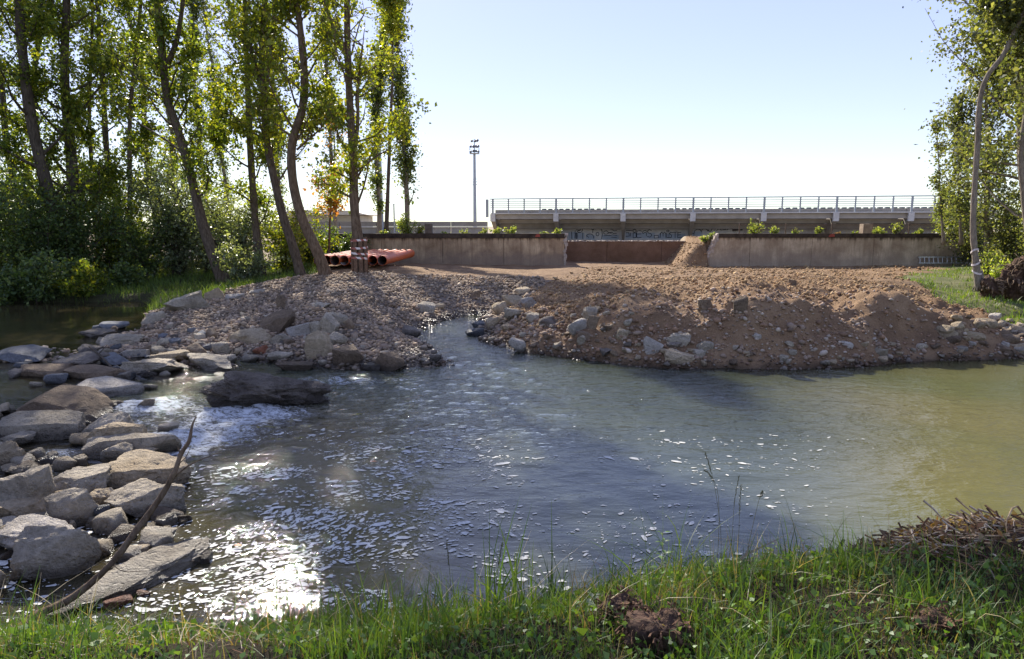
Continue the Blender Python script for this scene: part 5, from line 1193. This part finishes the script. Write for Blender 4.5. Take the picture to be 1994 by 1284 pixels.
def nearpts(n, y0, y1, seed, shore=0.0, bare=True):
    r = np.random.default_rng(seed); n = int(n * 1.3); y = r.uniform(y0, y1, n); x = r.uniform(-.95, 1.3, n) * y * 1.0 + .1
    d = sdist(NEAR, x, y); k = d > shore
    if bare:
        b = fbm2(x * 1.6, y * 1.6, 3, 401); u = x / y * F + 997
        bareness = np.exp(-((u - 370) / 130) ** 2) * sstep(3.0, 2.5, y) + 1.2 * np.exp(-((x - .50) / .24) ** 2 - ((y - 2.85) / .25) ** 2) + .8 * np.exp(-((x - 1.25) / .3) ** 2 - ((y - 2.65) / .16) ** 2) + .8 * np.exp(-((x - 2.0) / .22) ** 2 - ((y - 2.7) / .15) ** 2)
        k &= r.uniform(0, 1, n) > .9 * np.clip(bareness + sstep(.15, .55, b) * .35, 0, 1)
    x, y = x[k], y[k]; return x, y
x, y = nearpts(50000, 1.7, 4.7, 1); blades('near_grass', x, y, .085, .004, PG, 'fine green grass covering the near bank', 1, .75)
x, y = nearpts(15000, 2.0, 4.8, 2, -.06); k = fbm2(x * 2.2, y * 2.2, 2, 402) > -.02; blades('tall_grass', x[k], y[k], .17, .006, PG[:5], 'taller broad-bladed grass clumps along the near waterline', 2, .55, 4)
x, y = nearpts(1500, 2.4, 4.6, 3, -.02, False); blades('dry_grass', x, y, .20, .004, [(.34, .27, .15), (.42, .34, .20), (.26, .19, .10)], 'dry straw blades mixed into the near grass', 3, .9, 4)
x, y = nearpts(5200, 1.8, 3.4, 4, .1, False); blades('litter', x, y, .06, .004, [(.22, .14, .08), (.30, .21, .12), (.14, .09, .05), (.18, .07, .03)], 'brown dead grass litter on the bare patches of the near bank', 4, 2.2, 2)
x, y = nearpts(12000, 1.8, 4.4, 6, .02); z = H(x, y) + r.uniform(.01, .09, len(x))
o = leaves('ground_leaves', np.stack([x, y, z], 1), .026, np.array(PG[:5])[r.integers(0, 5, len(x))] * r.uniform(.8, 1.4, (len(x), 1)), M['grass'], None, 8, -.2, .75); tag(o, 'small round-leaved weeds low among the near grass', 'weeds')
# far grass
def polypts(poly, n, xr, yr, seed, d0=0, d1=9):
    r = np.random.default_rng(seed); x = r.uniform(*xr, n); y = r.uniform(*yr, n); d = sdist(poly, x, y); k = (d > d0) & (d < d1); x, y = x[k], y[k]
    h = H(x, y); k = h > level(x, y) - .05; return x[k], y[k]
x, y = polypts(GRASSL, 26000, (-17, -5.5), (16.5, 30), 5); blades('left_bank_grass', x, y, .20, .016, PGB, 'lush grass along the shaded left bank above the pool', 5, .6, 2)
x, y = polypts(GRASSR, 44000, (9.5, 22), (14.5, 31), 6); dn = fbm2(x * .9, y * .9, 3, 403); u = x / y * F + 997
k = (y < 19.6 + 1.2 * dn) | ((dn > -.12) & (r.uniform(0, 1, len(x)) < .75)); k &= (r.uniform(0, 1, len(x)) < .6 + sstep(20, 17.5, y))
blades('right_bank_grass', x[k], y[k], .13, .022, [(.14, .24, .035), (.18, .27, .04), (.11, .19, .03), (.22, .27, .06)], 'bright short grass on the right bank before the root mass', 6, .6, 2)
x, y = r.uniform(-14, 24, 9000), r.uniform(32.35, 34.4, 9000); k = ((x < GAP0 - .1) & (x > -7)) | (x > GAP1 + .8); blades('wall_top_grass', x[k], y[k], .15, .014, [(.28, .27, .12), (.20, .23, .07), (.34, .30, .16)], 'dry and green grass on the fill behind the wall tops', 7, .6, 2)
# ------------------------------------------------------------------ pipes
M['pipe'] = simple('orange_brown_pvc', (.55, .13, .04), (.46, .105, .035), 3, .5, .05, 10, .3)
M['pipein'] = simple('pale_grey_pipe_lining', (.55, .55, .54), (.42, .42, .42), 3, .6)
M['pipeind'] = simple('dull_brown_grey_pipe_lining', (.22, .17, .16), (.15, .11, .10), 3, .6)
cx_ = [744, 725.5, 707, 688, 670, 652, 636, 620]
pl = ['rightmost and fullest seen orange pipe of the row before the wall', 'orange pipe second from the right of the row', 'orange pipe hidden mostly by the boarded trunk', 'orange pipe with pale lining just left of the boarded trunk', 'orange pipe with bright pale mouth, second left of the boarded trunk', 'orange pipe with dark mouth, third left of the boarded trunk', 'orange pipe half hidden by the bare sinuous trunk', 'leftmost orange pipe, behind the bare sinuous trunk']
for i, px in enumerate(cx_):
    R = .182; y0 = 24.5 + (.0, .25, .1, .3, .15, .05, .2, .1)[i]; q = P(px, 506, y0); z0 = max(H(np.array([q[0]]), np.array([q[1]]))[0], q[2] - R - .02) + R - .01
    L_ = 6.0; dx = .17 + .03 * (i % 3 - 1); x1 = q[0] + dx + i * .0; z1 = z0 + .02
    e = empty('pipe', (q[0], y0, z0 - R), pl[i], 'pipe', 'orange sewer pipes stacked side by side')
    n = 24; th = np.linspace(0, 2 * math.pi, n, endpoint=False)
    def ring(t, rr): return [(q[0] + (x1 - q[0]) * t + rr * math.cos(a), y0 + L_ * t, z0 + (z1 - z0) * t + rr * math.sin(a)) for a in th]
    v = ring(0, R * .93) + ring(.0, R) + ring(.004, R * 1.0) + ring(.96, R) + ring(.965, R * 1.06) + ring(1, R * 1.06); f = []
    for k in range(5):
        for j in range(n): f.append((k * n + j, (k * n + (j + 1) % n), (k + 1) * n + (j + 1) % n, (k + 1) * n + j))
    npmesh('shell', v, f, M['pipe'], e, True)
    v = ring(.001, R * .925) + ring(.998, R * .925); f = [(j, n + j, n + (j + 1) % n, (j + 1) % n) for j in range(n)]
    npmesh('lining', v, f, M['pipein'] if i in (3, 4) else M['pipeind'], e, True)
# ------------------------------------------------------------------ ladder at the wall foot
M['alu'] = simple('aluminium', (.55, .56, .57), (.45, .46, .47), 6, .4, 0, 20, .5, .7)
yl = 31.75; xa, xb_ = X(1795, yl), X(1908, yl); zl = Z(512.5, yl); zh = Z(501, yl)
ld = empty('ladder', (xa, yl, zl), 'aluminium ladder lying on its side along the foot of the right river wall', 'ladder')
for z in (zl, zh): MB().box(xa, xb_, yl - .03 + (.05 if z > zl else 0), yl + .03 + (.05 if z > zl else 0), z - .022, z + .022).build('side_rail', M['alu'], ld)
for k in range(13):
    x = xa + .08 + (xb_ - xa - .16) * k / 12; MB().tube([(x, yl, zl + .02), (x, yl + .05, zh - .02)], .02, 6).build('rung', M['alu'], ld)
# ------------------------------------------------------------------ root mass on the right bank
M['rootsoil'] = simple('torn_root_soil', (.12, .07, .045), (.04, .024, .016), 14, .98, 1., 45)
def rootmass(px, py, Y, W, Hh, D, label, seed, nroot=26):
    q = P(px, py, Y); z = float(H(q[0:1], q[1:2])[0]); rt = empty('root_mass', (q[0], q[1], z), label, 'stump')
    v, f = rock_shape((W, D, Hh * 1.2), seed, 4, 7, .16); v = v + np.array((q[0], q[1], z + Hh * .45)); v = v + (v - v.mean(0)) * (fbm3(v * 5, 3, 9) * .45)[:, None]; npmesh('root_ball', v, f, M['rootsoil'], rt, True)
    r = np.random.default_rng(seed); mb = MB()
    for k in range(nroot):
        a = r.uniform(0, 6.28); e = r.uniform(-.3, 1.2); d = np.array((math.cos(a) * math.cos(e), math.sin(a) * math.cos(e) - .5, math.sin(e)))
        p = np.array((q[0], q[1], z + Hh * .5)) + d * np.array((W, D, Hh)) * .38
        limb(mb, p, d / np.linalg.norm(d), r.uniform(.2, .7) * W * .6, r.uniform(.012, .05), r, .8, 6, 5, -.12)
    mb.build('roots', M['barkwarm'], rt, True)['kind'] = 'stuff'
rootmass(1924, 562, 19.2, .62, .62, .6, 'brown root clump at the foot of the taped trunk', 5, 60)
rm = rootmass(1980, 570, 19.5, 1.15, 1.25, .9, 'large overturned brown root mass at the right frame edge', 8, 130)
# ------------------------------------------------------------------ bare branch rising from the near left bank
def pathpx(l): return [P(a, b, Y) for a, b, Y in l]
r = np.random.default_rng(9); br = empty('bare_branch', pathpx([(20, 1240, 3.05)])[0], 'long bare bent branch rising from the grass at lower left over the water', 'branch')
pts = smooth_path(pathpx([(10, 1262, 2.95), (60, 1205, 3.15), (140, 1165, 3.3), (215, 1100, 3.4), (268, 1030, 3.5), (312, 970, 3.6), (340, 920, 3.65), (352, 885, 3.7), (368, 860, 3.72), (374, 830, 3.75), (382, 811, 3.78)]), 34)
rad = np.interp(np.linspace(0, 1, 34), [0, .15, .5, .8, 1], [.026, .021, .016, .011, .003]) * (1 + r.normal(0, .06, 34))
mb = MB(); mb.tube(pts, rad, 9); mb.build('stem', M['barkwarm'], br, True)
mb = MB()
for l, r0 in (([(341, 928, 3.65), (365, 908, 3.66), (392, 895, 3.68), (432, 880, 3.7)], .006), ([(347, 905, 3.67), (362, 890, 3.62), (372, 868, 3.6)], .0035), ([(218, 1098, 3.4), (240, 1113, 3.35), (285, 1112, 3.3)], .003), ([(352, 885, 3.7), (345, 870, 3.7)], .006)):
    q = smooth_path(pathpx(l), 8); MB().tube(q, np.linspace(r0, .0012, 8), 5).build('side_twig', M['barkwarm'], br, True)
# twig lying over the rapids rocks
tw = empty('twig', P(175, 698, 11.2), 'thin dark twig lying over the stones at the lip of the rapids', 'twig'); mb = MB()
h0 = hit(176, 700); h1 = hit(224, 730); mb.tube(smooth_path([h0 + (0, 0, .22), h0 * .5 + h1 * .5 + (0, 0, .17), h1 + (0, 0, .06)], 8), np.linspace(.012, .02, 8), 6); mb.tube([h0 * .6 + h1 * .4 + (0, 0, .19), h0 * .6 + h1 * .4 + (.1, .1, .33)], [.009, .004], 5)
mb.build('twig_stem', M['barkdark'], tw, True)
# short upright stick in the grass on the right
st = empty('stick', P(1608, 1128, 3.5), 'short dark broken stick standing upright in the right-hand grass', 'stick'); mb = MB()
mb.tube(smooth_path(pathpx([(1604, 1150, 3.45), (1610, 1120, 3.46), (1622, 1085, 3.48), (1633, 1068, 3.5), (1643, 1051, 3.5)]), 10), np.linspace(.010, .008, 10), 7); mb.tube(pathpx([(1628, 1078, 3.49), (1637, 1082, 3.5)]), [.007, .003], 5)
mb.build('stick_stem', M['barkdark'], st, True)
# ------------------------------------------------------------------ flood debris heap at the right
r = np.random.default_rng(21); q0 = hit(1850, 1130, lo=1.2, hi=8); 
dp = empty('debris_heap', q0, 'tangled heap of dead reeds, twigs and leaves on the near shore at right', 'debris heap')
Y0 = 3.55
def heapz(x, y):
    xa = X(1700, Y0); 
    return .13 * np.exp(-((x - X(1830, Y0)) / .40) ** 2 - ((y - Y0) / .38) ** 2) + .20 * np.exp(-((x - X(1960, Y0)) / .45) ** 2 - ((y - Y0 + .22) / .42) ** 2)
gx = np.linspace(X(1640, Y0), X(2150, Y0), 70); gy = np.linspace(Y0 - .7, Y0 + .65, 50); DX, DY = np.meshgrid(gx, gy)
DZ = H(DX, DY) + heapz(DX, DY) * (1 + .3 * fbm2(DX * 9, DY * 9, 3, 501)) - .035
nxg = len(gx); ii, jj = np.meshgrid(np.arange(nxg - 1), np.arange(len(gy) - 1)); b0 = (jj * nxg + ii).ravel(); q = np.stack([b0, b0 + 1, b0 + nxg + 1, b0 + nxg], 1)
hz = heapz(DX, DY).ravel(); q = q[hz[q].max(1) > .03]; u, inv = np.unique(q, return_inverse=True)
npmesh('core', np.stack([DX.ravel(), DY.ravel(), DZ.ravel()], 1)[u], inv.reshape(q.shape), simple('dark_humus', (.075, .045, .028), (.03, .018, .012), 25, 1, 1, 70), dp, True)
M['straw'] = simple('dead_reed', (.52, .38, .22), (.25, .16, .085), 18, .8, .3, 60)
M['twigbrown'] = simple('dead_twig', (.17, .09, .05), (.09, .05, .03), 20, .9, .4, 60)
M['bleached'] = simple('bleached_stem', (.50, .42, .32), (.34, .27, .19), 20, .8, .3, 60)
def sticks(name, n, mats, lmin, lmax, rmin, rmax, seed, ydir=0, cx0=1700, cx1=2060):
    r = np.random.default_rng(seed); mbs = [MB() for _ in mats]
    for k in range(n):
        x = X(r.uniform(cx0, cx1), Y0); y = Y0 - .08 + r.normal(0, .30); zz = float(H(np.array([x]), np.array([y]))[0]) + heapz(x, y)
        if heapz(x, y) < .04: continue
        a = r.normal(-.45, .7) + (math.pi if r.uniform() < .5 else 0); d = np.array((math.cos(a), math.sin(a) * .7, r.normal(0, .10) - .3 * math.copysign(1, math.cos(a)) * (x - X(1840, Y0)))); d /= np.linalg.norm(d)
        L = r.uniform(lmin, lmax); p = np.array((x, y, zz + r.uniform(-.03, .015))) - d * L / 2
        limb(mbs[k % len(mats)], p, d, L, r.uniform(rmin, rmax) * r.uniform(.4, 1.1), r, .38, 5, 4, -.02)
    for m_, mb in zip(mats, mbs):
        if mb.v: mb.build(name, m_, dp, True)['kind'] = 'stuff'
sticks('reed_stalks', 260, [M['straw'], M['twigbrown'], M['straw'], M['bleached'], M['twigbrown']], .06, .30, .0010, .0032, 31)
sticks('fine_litter', 1300, [M['twigbrown'], M['straw'], M['twigbrown'], M['bleached']], .03, .14, .0008, .0022, 32)
for i, l in enumerate(([(1758, 1052, 3.53), (1762, 1075, 3.48), (1764, 1100, 3.43)], [(1765, 1058, 3.48), (1800, 1076, 3.45), (1850, 1110, 3.38), (1900, 1140, 3.33)], [(1815, 1024, 3.73), (1850, 1028, 3.71), (1885, 1026, 3.69)], [(1890, 1068, 3.63), (1935, 1064, 3.63), (1990, 1062, 3.61)],
                       [(1850, 1032, 3.68), (1880, 1052, 3.63), (1890, 1065, 3.58)], [(1890, 1075, 3.53), (1940, 1105, 3.43), (2000, 1135, 3.33)], [(1880, 1100, 3.43), (1930, 1130, 3.33), (1994, 1160, 3.23)])):
    mb = MB(); mb.tube(smooth_path(pathpx(l), 10), np.linspace(.0075, .005, 10), 6); mb.build('bleached_stem', M['bleached'], dp, True)
v, f = rock_shape((.30, .26, .17), 8, 4, 8, .04); 
for px, py, Y, s, lab in ((1945, 1108, 3.4, .62, 'dull grey rounded stone caught in the debris heap'), (1822, 1106, 3.42, .3, 'small brownish stone in the debris heap'), (1754, 1150, 3.3, .22, 'small pale stone at the foot of the debris heap')):
    o = npmesh('stone', v * s, f, M['r_brown'] if s > .25 else M['r_grey'], None, True); o.location = P(px, py, Y); tag(o, lab, 'stone')
# dead leaves on the heap
n = 800; x = r.uniform(X(1690, Y0), X(2060, Y0), n); y = Y0 - .08 + r.normal(0, .30, n); hzv = heapz(x, y); k = hzv > .04; x, y = x[k], y[k]; z = H(x, y) + heapz(x, y) + r.uniform(-.01, .03, len(x))
pc = np.array([(.20, .13, .08), (.28, .21, .13), (.11, .07, .045), (.22, .12, .06)])
leaves('dead_leaves', np.stack([x, y, z], 1), .035, pc[r.integers(0, 4, len(x))], M['leafdark'], dp, 5, 0, .5)
# ------------------------------------------------------------------ torn turf clods on the near bank
def turf(px, py, Y, W, Hh, label, seed):
    q = hit(px, py, lo=1.0, hi=8); e = empty('turf_clod', q, label, 'clod')
    v, f = rock_shape((W, W * .7, Hh * 1.5), seed, 5, 5, .14); v = v + q + (0, 0, Hh * .28); v = v + (v - v.mean(0)) * (fbm3(v * 14, 4, 9) * .5)[:, None]; npmesh('soil_core', v, f, M['rootsoil'], e, True)
    r = np.random.default_rng(seed); mb = MB()
    for k in range(140):
        i = r.integers(len(v)); 
        if v[i][2] < q[2]: continue
        d = (v[i] - q); d = d / np.linalg.norm(d) + r.normal(0, .8, 3); limb(mb, v[i], d / np.linalg.norm(d), r.uniform(.02, .07), .0008, r, .7, 4, 3, -.25)
    mb.build('rootlets', M['twigbrown'], e)['kind'] = 'stuff'
turf(1275, 1245, 2.75, .27, .10, 'dark torn turf clod with rootlets, centre right of the near bank', 3)
turf(1210, 1200, 3.05, .17, .08, 'small turf clod half hidden in grass behind the large one', 4)
turf(1822, 1228, 2.75, .17, .07, 'flat brown clod in the grass below the debris heap', 6)
# ------------------------------------------------------------------ individual plants of the near bank
def stalk(pxs, label, seed, head=.10, rr=.0016, colr=(.20, .17, .09)):
    q = pathpx(pxs); e = empty('grass_stalk', q[0], label, 'grass stalk', 'seed-headed grass stalks over the near bank'); pts = smooth_path(q, 12)
    mb = MB(); mb.tube(pts, np.linspace(rr, rr * .6, 12), 5); mb.build('stem', M['stalk'], e, True)
    r = np.random.default_rng(seed); mb = MB(); nI = 30
    for k in range(nI):
        t = 1 - .38 * (k / nI); p = np.array([np.interp(t * 11, np.arange(12), pts[:, j]) for j in range(3)]); d = pts[-1] - pts[-3]; d /= np.linalg.norm(d); d = d + r.normal(0, .28, 3); d /= np.linalg.norm(d)
        mb.tube([p, p + d * .008, p + d * .016], [.0006, .0019, .0004], 4)
    mb.build('seed_head', M['stalk'], e)
M['stalk'] = simple('olive_stalk', (.16, .15, .07), (.10, .09, .045), 20, .8)
for i, (l, lab) in enumerate((([(1402, 1120, 3.7), (1404, 1040, 3.7), (1392, 950, 3.7), (1382, 910, 3.7), (1374, 884, 3.7)], 'tallest seed-headed grass stalk, topmost over the water'),
    ([(1395, 1120, 3.6), (1400, 1030, 3.6), (1398, 960, 3.6), (1384, 925, 3.6), (1374, 918, 3.6)], 'grass stalk with drooping tip crossing the tallest one'),
    ([(1415, 1110, 3.6), (1425, 1050, 3.6), (1430, 980, 3.6), (1439, 930, 3.6)], 'straight grass stalk leaning right of the tallest one'),
    ([(1432, 1110, 3.6), (1438, 1050, 3.6), (1440, 1000, 3.6), (1443, 946, 3.6)], 'thin upright grass stalk beside the leaning one'),
    ([(1446, 1110, 3.6), (1460, 1050, 3.6), (1475, 985, 3.6), (1484, 955, 3.6), (1484, 962, 3.6)], 'rightmost seed-headed grass stalk, hooked at its tip'),
    ([(965, 1170, 3.3), (968, 1120, 3.3), (978, 1060, 3.3)], 'lone grass stalk left of centre'), ([(880, 1180, 3.3), (876, 1120, 3.3), (870, 1060, 3.3)], 'leftmost lone grass stalk by the water'))):
    stalk(l, lab, i)
def clump(px, Y, n, hgt, wid, lean, pal, label, seed, spread=.06, name='grass_clump', py=1150):
    r = np.random.default_rng(seed); x0 = X(px, Y); x = x0 + r.normal(0, spread, n); y = Y + r.normal(0, spread, n); z = float(H(np.array([x0]), np.array([Y]))[0])
    e = empty(name, (x0, Y, z), label, 'grass clump'); blades('blades', x, y, hgt, wid, pal, None, seed, lean, 5, parent=e)
for i, (px, Y, n, h, w_, ln, lab) in enumerate(((985, 2.75, 34, .36, .010, .35, 'tall broad grass clump at lower centre'), (1350, 3.6, 46, .38, .007, 1.0, 'arching grass clump beneath the seed-headed stalks'), (640, 3.0, 44, .28, .008, .4, 'upright grass clump left of centre, in the sun glitter'), (470, 3.05, 34, .22, .006, .5, 'fine grass clump left of the upright one'),
      (1070, 3.1, 38, .28, .008, .5, 'grass clump behind the bramble leaves'), (1230, 3.35, 44, .26, .007, .6, 'grass clump behind the dark turf clod'), (1700, 3.0, 60, .22, .006, .9, 'arching grass clump before the debris heap'), (1560, 3.2, 60, .22, .006, .8, 'grass clump around the upright stick'), (860, 3.1, 40, .25, .008, .5, 'grass clump between centre and the sun glitter'), (270, 2.9, 50, .16, .006, .8, 'short grass tuft beside the long rock'), (60, 2.8, 50, .17, .006, .8, 'short grass tuft at the foot of the bare branch'),
      (1880, 2.6, 60, .18, .005, 1.0, 'grass clump at lower right below the debris heap'), (750, 2.8, 50, .24, .008, .6, 'grass clump at the bottom, left of the tall broad clump'))):
    clump(px, Y, n, h, w_, ln, PG[:5], lab, 500 + i)
# dry broad blades leaning right
db = empty('dry_reed_leaves', P(1420, 1110, 3.45), 'fan of dry tan reed blades leaning to the right in the grass', 'reed leaves')
for l in ([(1415, 1115, 3.4), (1450, 1082, 3.42), (1490, 1062, 3.45), (1538, 1038, 3.5)], [(1420, 1118, 3.4), (1450, 1094, 3.42), (1478, 1080, 3.45)], [(1440, 1100, 3.4), (1460, 1062, 3.4), (1478, 1018, 3.42)], [(1418, 1122, 3.38), (1470, 1092, 3.4), (1505, 1084, 3.42)]):
    q = smooth_path(pathpx(l), 8); w2 = np.interp(np.linspace(0, 1, 8), [0, .4, 1], [.006, .008, .0005]); v = np.concatenate([q + np.array((0, 0, 1)) * w2[:, None], q - np.array((0, 0, 1)) * w2[:, None] + np.array((0, -.004, 0))]); f = [(i, i + 1, 9 + i, 8 + i) for i in range(7)]
    npmesh('dry_blade', v, f, M['bleached'], db, True)
def leafplant(pxs, label, cat, seed, ls, pal, n=7, per=3):
    """stem with groups of broad toothed leaves"""
    r = np.random.default_rng(seed); e = empty('broadleaf_plant', pathpx(pxs)[0], label, cat); pts = smooth_path(pathpx(pxs), 14); mb = MB(); mb.tube(pts, np.linspace(.003, .0012, 14), 5)
    LV_ = []; 
    for k in range(n):
        t = .15 + .85 * k / (n - 1); p = np.array([np.interp(t * 13, np.arange(14), pts[:, j]) for j in range(3)])
        for m_ in range(per):
            a = r.uniform(0, 6.28) if cat != 'nettle' else k * 1.57 + m_ * math.pi; s = ls * r.uniform(.6, 1.1) * (1.15 - .5 * t); d = np.array((math.cos(a), math.sin(a), r.uniform(-.1, .5))); d /= np.linalg.norm(d)
            b = p + d * s * .45; mb.tube([p, b], [.0011, .0008], 4); LV_.append((b, d, s))
    mb.build('stem', M['stalk'], e, True)
    for (b, d, s) in LV_:
        sd = np.cross(d, (0, 0, 1)); sd /= np.linalg.norm(sd) + 1e-9; up = np.cross(sd, d); m_ = 6; v = []; f = []
        prof = [0, .30, .40, .38, .26, .12, 0]
        for i in range(7):
            t = i / 6; c = b + d * s * t - up * s * (.0 + .25 * t * t); w2 = prof[i] * s * (1 + (.12 if i % 2 else -.05)) * (.62 if cat == 'nettle' else 1)
            v += [c + sd * w2 + up * w2 * .3, c, c - sd * w2 + up * w2 * .3]
        for i in range(6): f += [(3 * i, 3 * i + 1, 3 * i + 4, 3 * i + 3), (3 * i + 1, 3 * i + 2, 3 * i + 5, 3 * i + 4)]
        cc = np.array(pal[r.integers(len(pal))]) * r.uniform(.8, 1.2)
        npmesh('leaf', v, f, M['grass'], e, True, np.repeat(cc[None], len(v), 0))
PB = [(.075, .13, .05), (.095, .16, .06), (.06, .10, .04)]
leafplant([(1140, 1275, 2.55), (1135, 1225, 2.62), (1140, 1185, 2.7), (1155, 1162, 2.78)], 'blue-green bramble shoot left of the dark turf clod', 'bramble', 1, .042, [(.08, .125, .075), (.10, .15, .09)], 9, 3)
leafplant([(1500, 1290, 2.5), (1478, 1240, 2.55), (1455, 1210, 2.6), (1430, 1196, 2.65)], 'bramble shoot with oval leaves right of the dark turf clod', 'bramble', 2, .045, PB, 8, 3)
leafplant([(1560, 1290, 2.45), (1530, 1262, 2.48), (1495, 1250, 2.5)], 'low leafy plant at the bottom edge right of centre', 'bramble', 3, .05, PB, 7, 3)
leafplant([(1290, 1150, 3.55), (1289, 1110, 3.55), (1291, 1070, 3.55), (1290, 1038, 3.55)], 'upright nettle-like weed standing against the water', 'nettle', 4, .05, PG[:3], 9, 2)
leafplant([(1555, 1130, 3.4), (1552, 1100, 3.42), (1562, 1070, 3.45), (1568, 1052, 3.5)], 'leafy weed left of the upright stick', 'nettle', 5, .055, PGB, 7, 2)
leafplant([(1500, 1120, 3.4), (1505, 1090, 3.42), (1508, 1062, 3.45)], 'leafy weed behind the dry reed blades', 'nettle', 6, .05, PGB, 6, 2)
leafplant([(1890, 1210, 2.7), (1875, 1180, 2.72), (1862, 1150, 2.75), (1870, 1125, 2.8)], 'broad-leaved plant growing before the debris heap', 'dock', 7, .085, [(.08, .17, .03), (.10, .20, .04)], 6, 2)
leafplant([(1930, 1205, 2.7), (1925, 1180, 2.72), (1915, 1150, 2.75)], 'second broad-leaved plant right of the first before the debris heap', 'dock', 8, .075, [(.08, .17, .03), (.10, .20, .04)], 5, 2)
# fallen leaves on water and bank
for i, (px, py, lab) in enumerate(((728, 899, 'single orange leaf floating on the water'), (462, 1062, 'yellow-brown leaf floating near the long rock'))):
    q = PZ(px, py, .02); npmesh('fallen_leaf', [q + (-.03, 0, .0), q + (0, .018, .006), q + (.035, 0, .0), q + (0, -.018, .004)], np.array([[0, 1, 2, 3]]), simple('orange_leaf', (.42, .17, .06), (.30, .12, .05), 30, .6), None); o = bpy.context.scene.collection.objects[-1]; tag(o, lab, 'leaf')
